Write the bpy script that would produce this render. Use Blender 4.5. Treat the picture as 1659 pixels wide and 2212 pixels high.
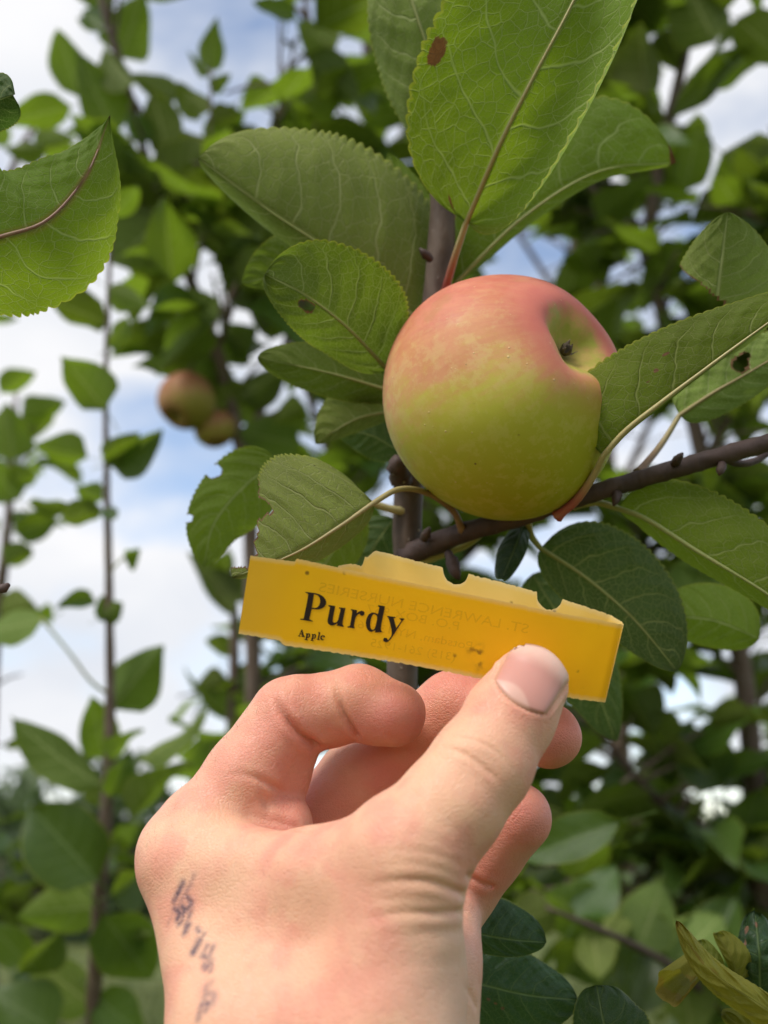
import bpy, math, random
import numpy as np
from mathutils import Vector, Matrix

for _o in list(bpy.data.objects):
    bpy.data.objects.remove(_o, do_unlink=True)
scene = bpy.context.scene
COL = scene.collection
random.seed(7)
RNG = np.random.default_rng(7)

# ------------------------------------------------------------------ camera
F, CX, CY = 2160.0, 829.5, 1106.0          # focal length and centre of a 1659 x 2212 frame
PITCH = math.radians(20.0)
CAM = np.array((0.0, 0.0, 1.55))
RIGHT = np.array((1.0, 0.0, 0.0))
FWD = np.array((0.0, math.cos(PITCH), math.sin(PITCH)))
UP = np.array((0.0, -math.sin(PITCH), math.cos(PITCH)))
cam_data = bpy.data.cameras.new('camera')
cam = bpy.data.objects.new('camera', cam_data)
COL.objects.link(cam)
cam.location = CAM
cam.rotation_euler = (math.pi / 2 + PITCH, 0, 0)
cam_data.sensor_fit = 'VERTICAL'
cam_data.sensor_height = 36.0
cam_data.lens = 36.0 * F / 2212.0
cam_data.clip_start = 0.01
cam_data.clip_end = 4000
cam_data.dof.use_dof = True
cam_data.dof.focus_distance = 0.272
cam_data.dof.aperture_fstop = 9.6
cam_data.dof.aperture_blades = 0
scene.camera = cam

# ------------------------------------------------------------------ sky, sun, exposure
SUN_EL, SUN_AZ = math.radians(52), math.radians(222)       # azimuth measured from +Y towards +X
world = bpy.data.worlds.new('World')
scene.world = world
world.use_nodes = True
wn, wl = world.node_tree.nodes, world.node_tree.links
wn.clear()
w_out = wn.new('ShaderNodeOutputWorld')
w_bg = wn.new('ShaderNodeBackground')
w_bg.inputs['Strength'].default_value = 0.12
w_sky = wn.new('ShaderNodeTexSky')
w_sky.sky_type = 'NISHITA'
w_sky.sun_disc = False
w_sky.sun_elevation = SUN_EL
w_sky.sun_rotation = SUN_AZ
w_tc = wn.new('ShaderNodeTexCoord')
w_n1 = wn.new('ShaderNodeTexNoise')
w_n1.inputs['Scale'].default_value = 3.4
w_n1.inputs['Detail'].default_value = 6
w_n1.inputs['Roughness'].default_value = 0.52
w_n1.inputs['Distortion'].default_value = 0.25
w_map = wn.new('ShaderNodeMapping')
w_map.inputs['Location'].default_value = (1.3, 0.4, 2.1)
w_map.inputs['Scale'].default_value = (1.0, 1.0, 1.7)
w_ramp = wn.new('ShaderNodeValToRGB')
w_ramp.color_ramp.elements[0].position = 0.38
w_ramp.color_ramp.elements[0].color = (0.0, 0.0, 0.0, 1)
w_ramp.color_ramp.elements[1].position = 0.55
w_ramp.color_ramp.elements[1].color = (1, 1, 1, 1)
w_n2 = wn.new('ShaderNodeTexNoise')
w_n2.inputs['Scale'].default_value = 5.0
w_n2.inputs['Detail'].default_value = 4
w_cc = wn.new('ShaderNodeValToRGB')
w_cc.color_ramp.elements[0].position = 0.3
w_cc.color_ramp.elements[0].color = (4.4, 4.6, 5.0, 1)
w_cc.color_ramp.elements[1].position = 0.65
w_cc.color_ramp.elements[1].color = (5.5, 5.5, 5.6, 1)
w_gain = wn.new('ShaderNodeMix')
w_gain.data_type = 'RGBA'
w_gain.blend_type = 'MULTIPLY'
w_gain.inputs['Factor'].default_value = 1.0
w_gain.inputs['B'].default_value = (1.7, 1.5, 1.35, 1)
w_mix = wn.new('ShaderNodeMix')
w_mix.data_type = 'RGBA'
wl.new(w_tc.outputs['Generated'], w_map.inputs['Vector'])
wl.new(w_map.outputs['Vector'], w_n1.inputs['Vector'])
wl.new(w_map.outputs['Vector'], w_n2.inputs['Vector'])
wl.new(w_n1.outputs['Fac'], w_ramp.inputs['Fac'])
wl.new(w_n2.outputs['Fac'], w_cc.inputs['Fac'])
wl.new(w_sky.outputs['Color'], w_gain.inputs['A'])
wl.new(w_ramp.outputs['Color'], w_mix.inputs['Factor'])
wl.new(w_gain.outputs['Result'], w_mix.inputs['A'])
wl.new(w_cc.outputs['Color'], w_mix.inputs['B'])
wl.new(w_mix.outputs['Result'], w_bg.inputs['Color'])
wl.new(w_bg.outputs['Background'], w_out.inputs['Surface'])

sun_data = bpy.data.lights.new('sun', 'SUN')
sun_data.energy = 2.2
sun_data.angle = math.radians(18)
sun_data.color = (1.0, 0.955, 0.89)
sun = bpy.data.objects.new('sun', sun_data)
COL.objects.link(sun)
_d = Vector((math.sin(SUN_AZ) * math.cos(SUN_EL), math.cos(SUN_AZ) * math.cos(SUN_EL), math.sin(SUN_EL)))
sun.rotation_euler = _d.to_track_quat('Z', 'Y').to_euler()
sun.location = (-1, -1, 4)

scene.view_settings.view_transform = 'Standard'
scene.view_settings.look = 'None'
scene.view_settings.exposure = 0.58
scene.view_settings.gamma = 1.0
scene.view_settings.use_curve_mapping = False
scene.render.engine = 'CYCLES'
scene.cycles.max_bounces = 8
scene.cycles.diffuse_bounces = 4
scene.cycles.transmission_bounces = 6
scene.cycles.transparent_max_bounces = 8
scene.cycles.use_denoising = True
scene.cycles.caustics_reflective = False
scene.cycles.caustics_refractive = False

# ------------------------------------------------------------------ helpers
def c2w(p):
    """camera space (x right, y up, z ahead, mm) -> world metres"""
    p = np.asarray(p, float) * 0.001
    return CAM + p[..., 0:1] * RIGHT + p[..., 1:2] * UP + p[..., 2:3] * FWD

def cs(x, y, z):
    """a frame position and a distance ahead (mm) -> camera space mm"""
    return np.array(((x - CX) / F * z, -(y - CY) / F * z, z), float)

def csa(a):
    a = np.asarray(a, float)
    return np.stack(((a[:, 0] - CX) / F * a[:, 2], -(a[:, 1] - CY) / F * a[:, 2], a[:, 2]), 1)

def W(x, y, z):
    return c2w(cs(x, y, z))

def spline(pts, n):
    """centripetal Catmull-Rom through rows of pts, n samples evenly spaced by chord length"""
    p = np.asarray(pts, float)
    if len(p) == 2:
        t = np.linspace(0, 1, n)[:, None]
        return p[0] * (1 - t) + p[1] * t
    e0, e1 = 2 * p[0] - p[1], 2 * p[-1] - p[-2]
    q = np.vstack((e0, p, e1))
    out = []
    for i in range(len(p) - 1):
        a, b, c, d = q[i:i + 4]
        k1, k2, k3 = (max(1e-6, np.linalg.norm((v - u)[:3])) ** 0.5 for u, v in ((a, b), (b, c), (c, d)))
        t1, t2, t3 = k1, k1 + k2, k1 + k2 + k3
        t = t1 + (t2 - t1) * np.linspace(0, 1, 40, endpoint=(i == len(p) - 2))[:, None]
        A1, A2, A3 = (t1 - t) / t1 * a + t / t1 * b, (t2 - t) / k2 * b + (t - t1) / k2 * c, (t3 - t) / k3 * c + (t - t2) / k3 * d
        B1, B2 = (t2 - t) / t2 * A1 + t / t2 * A2, (t3 - t) / (t3 - t1) * A2 + (t - t1) / (t3 - t1) * A3
        out.append((t2 - t) / k2 * B1 + (t - t1) / k2 * B2)
    o = np.vstack(out)
    s = np.concatenate(([0], np.cumsum(np.linalg.norm(np.diff(o[:, :3], axis=0), axis=1))))
    u = np.linspace(0, s[-1], n)
    return np.stack([np.interp(u, s, o[:, k]) for k in range(o.shape[1])], 1)

def mesh_data(name, verts, faces, mat=None, smooth=True, uv=None, attrs=None):
    """verts (n,3), faces = (m,4) or (m,3) array or list of lists"""
    me = bpy.data.meshes.new(name)
    verts = np.asarray(verts, np.float32)
    if isinstance(faces, np.ndarray):
        m, k = faces.shape
        me.vertices.add(len(verts))
        me.vertices.foreach_set('co', verts.ravel())
        me.loops.add(m * k)
        me.loops.foreach_set('vertex_index', faces.astype(np.int32).ravel())
        me.polygons.add(m)
        me.polygons.foreach_set('loop_start', np.arange(0, m * k, k, dtype=np.int32))
        me.polygons.foreach_set('loop_total', np.full(m, k, np.int32))
        me.update(calc_edges=True)
    else:
        me.from_pydata([tuple(map(float, v)) for v in verts], [], faces)
    if smooth:
        me.polygons.foreach_set('use_smooth', np.ones(len(me.polygons), bool))
    if uv is not None:
        lay = me.uv_layers.new(name='UVMap')
        li = np.empty(len(me.loops), np.int32)
        me.loops.foreach_get('vertex_index', li)
        lay.data.foreach_set('uv', np.asarray(uv, np.float32)[li].ravel())
    for k, v in (attrs or {}).items():
        a = me.attributes.new(k, 'FLOAT', 'POINT')
        a.data.foreach_set('value', np.asarray(v, np.float32))
    if mat is not None:
        me.materials.append(mat)
    me.update()
    return me

def link(name, me, parent=None, loc=(0, 0, 0)):
    o = bpy.data.objects.new(name, me)
    COL.objects.link(o)
    o.location = loc
    if parent is not None:
        o.parent = parent
    return o

def part(name, wverts, faces, mat, parent, **kw):
    """a mesh given in world coordinates, placed under its thing (things are unrotated empties or meshes)"""
    base = np.array(parent['base'])if parent is not None else np.zeros(3)
    o = link(name, mesh_data(name, np.asarray(wverts) - base, faces, mat, **kw), parent)
    o['base'] = [float(b) for b in base]
    return o

def thing(name, loc, label, cat, group=None):
    o = bpy.data.objects.new(name, None)
    COL.objects.link(o)
    o.location = loc
    o.empty_display_size = 0.02
    o['label'] = label
    o['category'] = cat
    o['base'] = [float(v) for v in loc]
    if group:
        o['group'] = group
    return o

def tube(pts, radii, nseg=10, cap=True, bump=0.0, seed=0):
    """pts (n,3) any space, radii (n,)"""
    p = np.asarray(pts, float)
    n = len(p)
    t = np.gradient(p, axis=0)
    t /= np.linalg.norm(t, axis=1)[:, None] + 1e-12
    ref = np.array((0.31, 0.22, 0.92)) if abs(t[0] @ np.array((0.31, 0.22, 0.92))) < 0.9 else np.array((1.0, 0, 0))
    a = np.cross(t[0], ref)
    a /= np.linalg.norm(a)
    rg = np.random.default_rng(seed)
    th = np.linspace(0, 2 * np.pi, nseg, endpoint=False)
    V = []
    for i in range(n):
        a = a - t[i] * (a @ t[i])
        a /= np.linalg.norm(a) + 1e-12
        b = np.cross(t[i], a)
        r = radii[i] * (1 + bump * rg.standard_normal(nseg))
        V.append(p[i] + np.outer(np.cos(th) * r, a) + np.outer(np.sin(th) * r, b))
    V = np.vstack(V)
    f = []
    idx = np.arange(n * nseg).reshape(n, nseg)
    q = np.stack((idx[:-1], np.roll(idx[:-1], -1, 1), np.roll(idx[1:], -1, 1), idx[1:]), -1).reshape(-1, 4)
    f = [list(map(int, x)) for x in q]
    if cap:
        f.append([int(v) for v in idx[0][::-1]])
        f.append([int(v) for v in idx[-1]])
    return V, f

def smin(a, b, k):
    h = np.clip(0.5 + 0.5 * (b - a) / np.maximum(k, 1e-6), 0, 1)
    return b * (1 - h) + a * h - k * h * (1 - h)

# ------------------------------------------------------------------ node helpers
class N:
    """a small wrapper for writing node trees"""
    def __init__(self, name):
        self.m = bpy.data.materials.new(name)
        self.m.use_nodes = True
        self.t = self.m.node_tree
        self.t.nodes.clear()
        self.out = self.new('OutputMaterial')
    def new(self, kind, **props):
        n = self.t.nodes.new('ShaderNode' + kind)
        for k, v in props.items():
            setattr(n, k, v)
        return n
    def put(self, sock, v):
        if hasattr(v, 'bl_idname') or hasattr(v, 'is_output'):
            self.t.links.new(v, sock)
        elif isinstance(v, (tuple, list)) and len(v) == 3 and sock.type == 'RGBA':
            sock.default_value = (*v, 1)
        else:
            sock.default_value = v
    def math(self, op, a, b=0.0, c=0.0, clamp=False):
        n = self.new('Math', operation=op, use_clamp=clamp)
        for s, v in zip(n.inputs, (a, b, c)):
            self.put(s, v)
        return n.outputs[0]
    def mix(self, f, a, b, mode='MIX'):
        n = self.new('Mix', data_type='RGBA', blend_type=mode)
        self.put(n.inputs['Factor'], f)
        self.put(n.inputs['A'], a)
        self.put(n.inputs['B'], b)
        return n.outputs['Result']
    def ramp(self, f, lo, hi, a=0.0, b=1.0, smooth=True):
        n = self.new('MapRange', interpolation_type='SMOOTHSTEP' if smooth else 'LINEAR')
        self.put(n.inputs['Value'], f)
        for k, v in (('From Min', lo), ('From Max', hi), ('To Min', a), ('To Max', b)):
            n.inputs[k].default_value = v
        return n.outputs['Result']
    def noise(self, vec, scale, detail=3, rough=0.5, dist=0.0, dim='3D'):
        n = self.new('TexNoise', noise_dimensions=dim)
        if vec is not None:
            self.put(n.inputs['Vector'], vec)
        n.inputs['Scale'].default_value = scale
        n.inputs['Detail'].default_value = detail
        n.inputs['Roughness'].default_value = rough
        n.inputs['Distortion'].default_value = dist
        return n.outputs['Fac']
    def voro(self, vec, scale, feature='F1', dim='3D', rand=1.0):
        n = self.new('TexVoronoi', feature=feature, voronoi_dimensions=dim)
        if vec is not None:
            self.put(n.inputs['Vector'], vec)
        n.inputs['Scale'].default_value = scale
        n.inputs['Randomness'].default_value = rand
        return n.outputs['Distance']
    def attr(self, name):
        return self.new('Attribute', attribute_name=name).outputs['Fac']
    def obj(self):
        return self.new('TexCoord').outputs['Object']
    def uv(self):
        return self.new('TexCoord').outputs['UV']
    def sep(self, v):
        n = self.new('SeparateXYZ')
        self.put(n.inputs[0], v)
        return n.outputs
    def comb(self, x, y, z=0.0):
        n = self.new('CombineXYZ')
        for s, v in zip(n.inputs, (x, y, z)):
            self.put(s, v)
        return n.outputs[0]
    def bump(self, h, strength, dist, normal=None):
        n = self.new('Bump')
        n.inputs['Strength'].default_value = strength
        n.inputs['Distance'].default_value = dist
        self.put(n.inputs['Height'], h)
        if normal is not None:
            self.put(n.inputs['Normal'], normal)
        return n.outputs[0]
    def principled(self, col, rough=0.5, normal=None, spec=0.5, **kw):
        n = self.new('BsdfPrincipled')
        self.put(n.inputs['Base Color'], col)
        self.put(n.inputs['Roughness'], rough)
        self.put(n.inputs['Specular IOR Level'], spec)
        if normal is not None:
            self.put(n.inputs['Normal'], normal)
        for k, v in kw.items():
            self.put(n.inputs[k], v)
        return n.outputs[0]
    def addmix(self, f, a, b):
        n = self.new('MixShader')
        self.put(n.inputs[0], f)
        self.t.links.new(a, n.inputs[1])
        self.t.links.new(b, n.inputs[2])
        return n.outputs[0]
    def finish(self, sh, disp=None):
        self.t.links.new(sh, self.out.inputs['Surface'])
        return self.m

# ------------------------------------------------------------------ materials
def leaf_material(name, hero, top=(0.054, 0.112, 0.020), under=(0.175, 0.24, 0.062), trans=(0.24, 0.38, 0.018), tfac=0.47, nveins=6.2,
                  vein_under=(0.34, 0.38, 0.14), yellow=0.0):
    n = N(name)
    uv = n.sep(n.uv())
    t, s = uv[0], uv[1]
    a = n.math('ABSOLUTE', s)
    geo = n.new('NewGeometry')
    back = geo.outputs['Backfacing']
    info = n.new('ObjectInfo')
    o = n.obj()
    cell = n.noise(o, 38, 2)
    # veins: midrib, laterals that sweep towards the tip, fine net
    mid = n.ramp(a, 0.045, 0.012)
    side = n.math('MULTIPLY', n.math('SIGN', s), 0.23)
    wob = n.math('MULTIPLY', n.math('SUBTRACT', n.noise(n.comb(n.math('MULTIPLY', t, 5.0), n.math('MULTIPLY', s, 2.0), info.outputs['Random']), 1.0, 2), 0.5), 0.10)
    ph = n.math('SUBTRACT', t, n.math('ADD', n.math('MULTIPLY', a, 0.13), n.math('MULTIPLY', n.math('POWER', a, 2.6), 0.13)))
    ph = n.math('ADD', n.math('MULTIPLY', n.math('ADD', ph, wob), nveins), side)
    fr = n.math('ABSOLUTE', n.math('SUBTRACT', n.math('FRACT', ph), 0.5))
    lat = n.math('MULTIPLY', n.ramp(fr, 0.046, 0.008), n.ramp(a, 1.0, 0.55, 0.15, 1.0))
    if hero:
        wv = n.comb(n.math('ADD', n.math('MULTIPLY', t, 1.55), n.math('MULTIPLY', s, 0.12)), n.math('MULTIPLY', s, 0.55))
        wv2 = n.new('VectorMath', operation='ADD')
        n.put(wv2.inputs[0], wv)
        nz = n.new('TexNoise')
        n.put(nz.inputs['Vector'], wv)
        nz.inputs['Scale'].default_value = 9.0
        sc = n.new('VectorMath', operation='SCALE')
        n.put(sc.inputs[0], nz.outputs['Color'])
        sc.inputs['Scale'].default_value = 0.045
        n.put(wv2.inputs[1], sc.outputs[0])
        net1 = n.ramp(n.voro(wv2.outputs[0], 15.0, 'DISTANCE_TO_EDGE', '2D'), 0.055, 0.01)
        net2 = n.ramp(n.voro(wv2.outputs[0], 44.0, 'DISTANCE_TO_EDGE', '2D'), 0.09, 0.01)
        net = n.math('MAXIMUM', n.math('MULTIPLY', net1, 0.62), n.math('MULTIPLY', net2, 0.38))
    else:
        net = 0.0
    vein = n.math('MAXIMUM', n.math('MAXIMUM', mid, n.math('MULTIPLY', lat, 0.72)), net)
    rnd = info.outputs['Random']
    cu = n.mix(n.ramp(cell, 0.3, 0.7), under, tuple(c * 0.78 for c in under))
    cu = n.mix(n.math('MULTIPLY', vein, 0.95), cu, vein_under)
    ct = n.mix(n.ramp(cell, 0.3, 0.7), top, tuple(c * 0.72 for c in top))
    ct = n.mix(n.math('MULTIPLY', vein, 0.5), ct, (0.13, 0.20, 0.06))
    hs = n.new('HueSaturation')
    n.put(hs.inputs['Hue'], n.ramp(rnd, 0, 1, 0.478, 0.515, False))
    n.put(hs.inputs['Value'], n.ramp(n.math('FRACT', n.math('MULTIPLY', rnd, 7.13)), 0, 1, 0.78, 1.22, False))
    n.put(hs.inputs['Color'], n.mix(back, ct, cu))
    col = hs.outputs['Color']
    rim = n.ramp(a, 0.955, 0.99)
    col = n.mix(n.math('MULTIPLY', rim, 0.6), col, (0.30, 0.33, 0.04))
    tcol = n.mix(n.math('MULTIPLY', vein, 0.75), n.mix(n.ramp(cell, 0.35, 0.7), trans, tuple(c * 0.8 for c in trans)), (0.42, 0.52, 0.16))
    tcol = n.mix(n.math('MULTIPLY', rim, 0.5), tcol, (0.5, 0.5, 0.06))
    if hero:
        dead = n.attr('dead')
        dn = n.ramp(n.math('ADD', dead, n.math('MULTIPLY', n.math('SUBTRACT', n.noise(o, 320, 3, 0.6), 0.5), 0.9)), 0.42, 0.58)
        col = n.mix(dn, col, n.mix(n.noise(o, 500, 2), (0.15, 0.07, 0.035), (0.33, 0.20, 0.11)))
        tcol = n.mix(dn, tcol, (0.16, 0.07, 0.02))
        red = n.attr('redrib')
        col = n.mix(n.math('MULTIPLY', red, n.ramp(a, 0.10, 0.02)), col, (0.30, 0.08, 0.07))
        if yellow:
            col = n.mix(n.math('MULTIPLY', n.attr('yellow'), yellow), col, n.mix(n.noise(o, 90, 3), (0.40, 0.33, 0.045), (0.24, 0.26, 0.045)))
            tcol = n.mix(n.math('MULTIPLY', n.attr('yellow'), yellow), tcol, (0.55, 0.42, 0.03))
        # specks
        sp = n.ramp(n.voro(o, 150, 'F1'), 0.055, 0.02)
        col = n.mix(n.math('MULTIPLY', sp, n.ramp(n.noise(o, 60, 1), 0.56, 0.62)), col, (0.07, 0.045, 0.02))
    h = n.math('ADD', n.math('MULTIPLY', vein, 1.0), n.math('MULTIPLY', n.noise(o, 240, 3, 0.6), 0.45))
    sgn = n.math('SUBTRACT', n.math('MULTIPLY', back, 2.0), 1.0)
    nb = n.bump(n.math('MULTIPLY', h, sgn), 0.7 if hero else 0.3, 0.0009 if hero else 0.001)
    rough = n.mix(back, n.comb(0.42, 0.42, 0.42), n.comb(0.66, 0.66, 0.66))
    pr = n.principled(col, n.sep(rough)[0], nb, n.ramp(back, 0, 1, 0.45, 0.18, False))
    tr = n.new('BsdfTranslucent')
    n.put(tr.inputs['Color'], tcol)
    n.put(tr.inputs['Normal'], nb)
    return n.finish(n.addmix(tfac, pr, tr.outputs[0]))

LEAF = leaf_material('leaf_near', True, under=(0.15, 0.22, 0.030), trans=(0.27, 0.40, 0.014), tfac=0.50)
LEAF_MID = leaf_material('leaf_near_mid', True, under=(0.14, 0.20, 0.038), trans=(0.19, 0.30, 0.012), tfac=0.42)
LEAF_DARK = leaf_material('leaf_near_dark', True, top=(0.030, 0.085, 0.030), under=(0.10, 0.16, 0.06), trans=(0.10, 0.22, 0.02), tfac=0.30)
LEAF_PALE = leaf_material('leaf_near_pale', True, under=(0.225, 0.30, 0.062), vein_under=(0.40, 0.44, 0.20), trans=(0.22, 0.34, 0.05), tfac=0.30)
LEAF_YELLOW = leaf_material('leaf_yellowing', True, yellow=1.0)
LEAF_FAR = leaf_material('leaf_far', False, tfac=0.45)
LEAF_FAR2 = leaf_material('leaf_far_deep', False, top=(0.045, 0.090, 0.016), under=(0.14, 0.185, 0.052), trans=(0.20, 0.30, 0.015), tfac=0.40)

def bark_material(name, a, b, c, scale=1.0):
    n = N(name)
    o = n.obj()
    s = n.sep(o)
    v = n.comb(s[0], s[1], n.math('MULTIPLY', s[2], 0.35))
    base = n.noise(v, 120 * scale, 4, 0.6)
    col = n.mix(n.ramp(base, 0.3, 0.7), a, b)
    col = n.mix(n.ramp(n.noise(o, 45 * scale, 2), 0.50, 0.80, 0, 0.5), col, c)
    lent = n.ramp(n.voro(n.comb(s[0], s[1], s[2]), 230 * scale, 'F1'), 0.16, 0.08)
    lent = n.math('MULTIPLY', lent, n.ramp(n.noise(o, 150 * scale, 1), 0.5, 0.62))
    col = n.mix(lent, col, (0.36, 0.30, 0.23))
    h = n.math('ADD', base, n.math('MULTIPLY', lent, 0.8))
    nb = n.bump(h, 0.9, 0.0012 / scale)
    return n.finish(n.principled(col, 0.62, nb, 0.35))

BARK = bark_material('bark_near', (0.070, 0.048, 0.038), (0.135, 0.098, 0.078), (0.165, 0.13, 0.105))
BARK_DARK = bark_material('bark_dark', (0.050, 0.030, 0.027), (0.090, 0.056, 0.048), (0.12, 0.085, 0.07))
BARK_FAR = bark_material('bark_far', (0.11, 0.072, 0.055), (0.17, 0.12, 0.095), (0.22, 0.18, 0.15), 0.6)

def petiole_material(name, a, b):
    n = N(name)
    t = n.sep(n.uv())[0]
    col = n.mix(n.ramp(t, 0.1, 0.8), a, b)
    col = n.mix(n.ramp(n.noise(n.obj(), 260, 3), 0.45, 0.75, 0, 0.3), col, (0.36, 0.29, 0.12))
    return n.finish(n.principled(col, 0.5, n.bump(n.noise(n.obj(), 500, 2), 0.25, 0.0004), 0.4,
                                 **{'Subsurface Weight': 0.1, 'Subsurface Scale': 0.001}))

PETIOLE = petiole_material('petiole', (0.30, 0.33, 0.11), (0.33, 0.30, 0.11))
PETIOLE_RED = petiole_material('petiole_red', (0.42, 0.37, 0.18), (0.36, 0.085, 0.075))
PETIOLE_ROSE = petiole_material('petiole_rose', (0.24, 0.13, 0.095), (0.27, 0.10, 0.08))
PETIOLE_BROWN = petiole_material('petiole_brown', (0.30, 0.25, 0.11), (0.22, 0.13, 0.07))

def grass_material():
    n = N('grass')
    o = n.obj()
    c = n.mix(n.ramp(n.noise(o, 2.2, 5, 0.6), 0.35, 0.65), (0.060, 0.095, 0.022), (0.16, 0.17, 0.055))
    c = n.mix(n.ramp(n.noise(o, 30, 3), 0.4, 0.7, 0, 0.5), c, (0.10, 0.14, 0.04))
    return n.finish(n.principled(c, 0.8, n.bump(n.noise(o, 60, 4), 0.8, 0.05), 0.2))
GRASS = grass_material()

# ------------------------------------------------------------------ leaf builders
def leaf_profile(t, base=0.52, tip=0.72):
    w = np.clip(t, 0, 1) ** base * np.clip(1 - t, 0, 1) ** tip
    tm = base / (base + tip)
    return w / (tm ** base * (1 - tm) ** tip)

def near_leaf(tree, mid, wl, wr, al=20, ar=20, cl=0.0, cr=0.0, mat=None, flip=False, petiole=None, pmat=None, pr=(1.0, 1.3), base=0.5, tip=0.72,
              teeth=29, tooth=0.062, holes=(), cut=None, dead=(), dead_tip=0.0, redrib=0.0, yellow=0.0, wave=1.2, seed=0, quilt=0.62, label=None,
              nu=140, nv=20, name='leaf'):
    """a leaf with its own midrib curve (frame x, frame y, mm ahead); wl / wr are the half widths on the two sides of the midrib,
    al / ar the tilt of each half away from the viewer in degrees and cl / cr how much it rolls. flip: the upper face is towards the viewer"""
    rg = np.random.default_rng(seed + 11)
    M = spline(csa(mid), nu)
    zm = M[:, 2].mean()
    T = np.gradient(M, axis=0)
    T /= np.linalg.norm(T, axis=1)[:, None]
    view = M / np.linalg.norm(M, axis=1)[:, None]
    Nn = view - T * np.sum(view * T, 1)[:, None]
    Nn /= np.linalg.norm(Nn, axis=1)[:, None]
    Lf = np.cross(T, Nn)                       # to one side of the midrib
    # make Lf the left of the direction of travel as the viewer sees it
    sgn = np.sign((Lf[:, 0] * -T[:, 1] + Lf[:, 1] * T[:, 0]).mean())
    Lf = Lf * sgn
    t = np.linspace(0, 1, nu)
    prof = leaf_profile(t, base, tip)
    def edge(ph):
        saw = (t * teeth + ph) % 1.0
        sh = np.where(saw < 0.66, np.sin(saw / 0.66 * np.pi / 2), np.cos((saw - 0.66) / 0.34 * np.pi / 2)) ** 0.7
        n_ = np.interp(t, np.linspace(0, 1, teeth + 2), rg.uniform(0.5, 1.2, teeth + 2))
        return 1 + tooth * (sh - 0.6) * n_ * np.clip(np.minimum(t * 6, (1 - t) * 8), 0, 1)
    rows, UV = [], []
    ss = np.concatenate((-np.linspace(1, 0, nv)[:-1] ** 0.8, np.linspace(0, 1, nv) ** 0.8))
    waves = [(rg.uniform(3, 6), rg.uniform(0, 6.28)) for _ in range(2)]
    sc = zm / F
    for s in ss:
        left = s > 0
        w, ang, cu = (wl, al, cl) if left else (wr, ar, cr)
        a = math.radians(ang)
        wm = w * sc / max(0.2, math.cos(a))
        e = edge(0.1 if left else 0.55) if abs(s) > 0.92 else 1.0
        q = abs(s)
        d = prof * wm * q * e
        angs = a + math.radians(cu) * q ** 1.5
        fq, fp = waves[0 if left else 1]
        ripple = wave * q ** 2 * np.sin(t * fq * 2.2 + fp) * np.clip(t * 5, 0, 1)
        ph = ((t - 0.13 * q - 0.13 * q ** 2.6) * 7 + (0.23 if left else -0.23)) % 1.0
        cosv = 0.5 + 0.5 * np.cos((ph - 0.5) * 2 * np.pi)
        pil = quilt * (0.9 * cosv + 0.8 * cosv ** 6) * np.clip(q * 4, 0, 1) * np.clip((1 - q) * 3, 0, 1)
        pil = pil + 1.0 * quilt * math.exp(-(q / 0.05) ** 2)
        pil = pil + 0.55 * quilt * np.sin(t * 46 + 9 * s + fp) * np.sin(s * 13 + t * 11 + fp) * np.clip(q * 3, 0, 1)
        pil = pil + 0.8 * quilt * np.sin(t * 17 + 5 * s + 2 * fp) * np.sin(s * 5 + t * 6 + fq)
        sg = 1 if left else -1
        P = M + Lf * (sg * d * np.cos(angs))[:, None] + Nn * (d * np.sin(angs) + ripple + (pil * (1 if flip else -1)) * 0.55)[:, None]
        rows.append(P)
        UV.append(np.stack((t, np.full(nu, s)), 1))
    V = np.vstack(rows)
    UV = np.vstack(UV)
    ns = len(ss)
    idx = np.arange(ns * nu).reshape(ns, nu)
    f = np.stack((idx[:-1, :-1], idx[:-1, 1:], idx[1:, 1:], idx[1:, :-1]), -1).reshape(-1, 4)
    # orient: the upper face (front) away from the viewer unless flipped
    nn = np.cross(V[f[:, 1]] - V[f[:, 0]], V[f[:, 3]] - V[f[:, 0]]).sum(0)
    towards = nn @ view[nu // 2] < 0
    if towards == flip:          # camera space is left-handed, so winding turns over
        f = f[:, ::-1]
    ct, cs_ = UV[f].mean(1).T
    keep = np.ones(len(f), bool)
    for ht, hs, hr, hq in holes:
        keep &= ((ct - ht) / hr) ** 2 + ((cs_ - hs) / hq) ** 2 > 1 + 0.3 * np.sin(np.arctan2((cs_ - hs) / hq, (ct - ht) / hr) * 2 + 1)
    px = V[:, 0] / V[:, 2] * F + CX
    py = -V[:, 1] / V[:, 2] * F + CY
    cd = np.zeros(len(V))
    if cut is not None:
        vin = cut(px + 3.0 * np.sin(py * 0.13) + 1.5 * np.sin(py * 0.41), py)
        fin = vin[f].any(1)
        keep &= ~fin
        cd = np.zeros(len(V))
        edgev = np.zeros(len(V), bool)
        edgev[f[fin].ravel()] = True
        cd[edgev & np.isin(np.arange(len(V)), f[keep].ravel())] = 0.9
    dd = cd
    for dt, ds, dr in dead:
        dd = np.maximum(dd, np.exp(-(((UV[:, 0] - dt) / dr) ** 2 + ((UV[:, 1] - ds) / (dr * 1.7)) ** 2)))
    for ht, hs, hr, hq in holes:
        q = ((UV[:, 0] - ht) / hr) ** 2 + ((UV[:, 1] - hs) / hq) ** 2
        dd = np.maximum(dd, np.where(q < 1.6, 0.8, 0))
    if dead_tip:
        dd = np.maximum(dd, np.clip((UV[:, 0] - (1 - dead_tip)) / dead_tip * 1.2, 0, 1))
    ob = part(name, c2w(V), f[keep], mat or LEAF, tree, uv=UV,
              attrs={'dead': dd, 'redrib': np.full(len(V), redrib), 'yellow': np.full(len(V), yellow)})
    if label:
        ob['label'] = label
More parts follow.
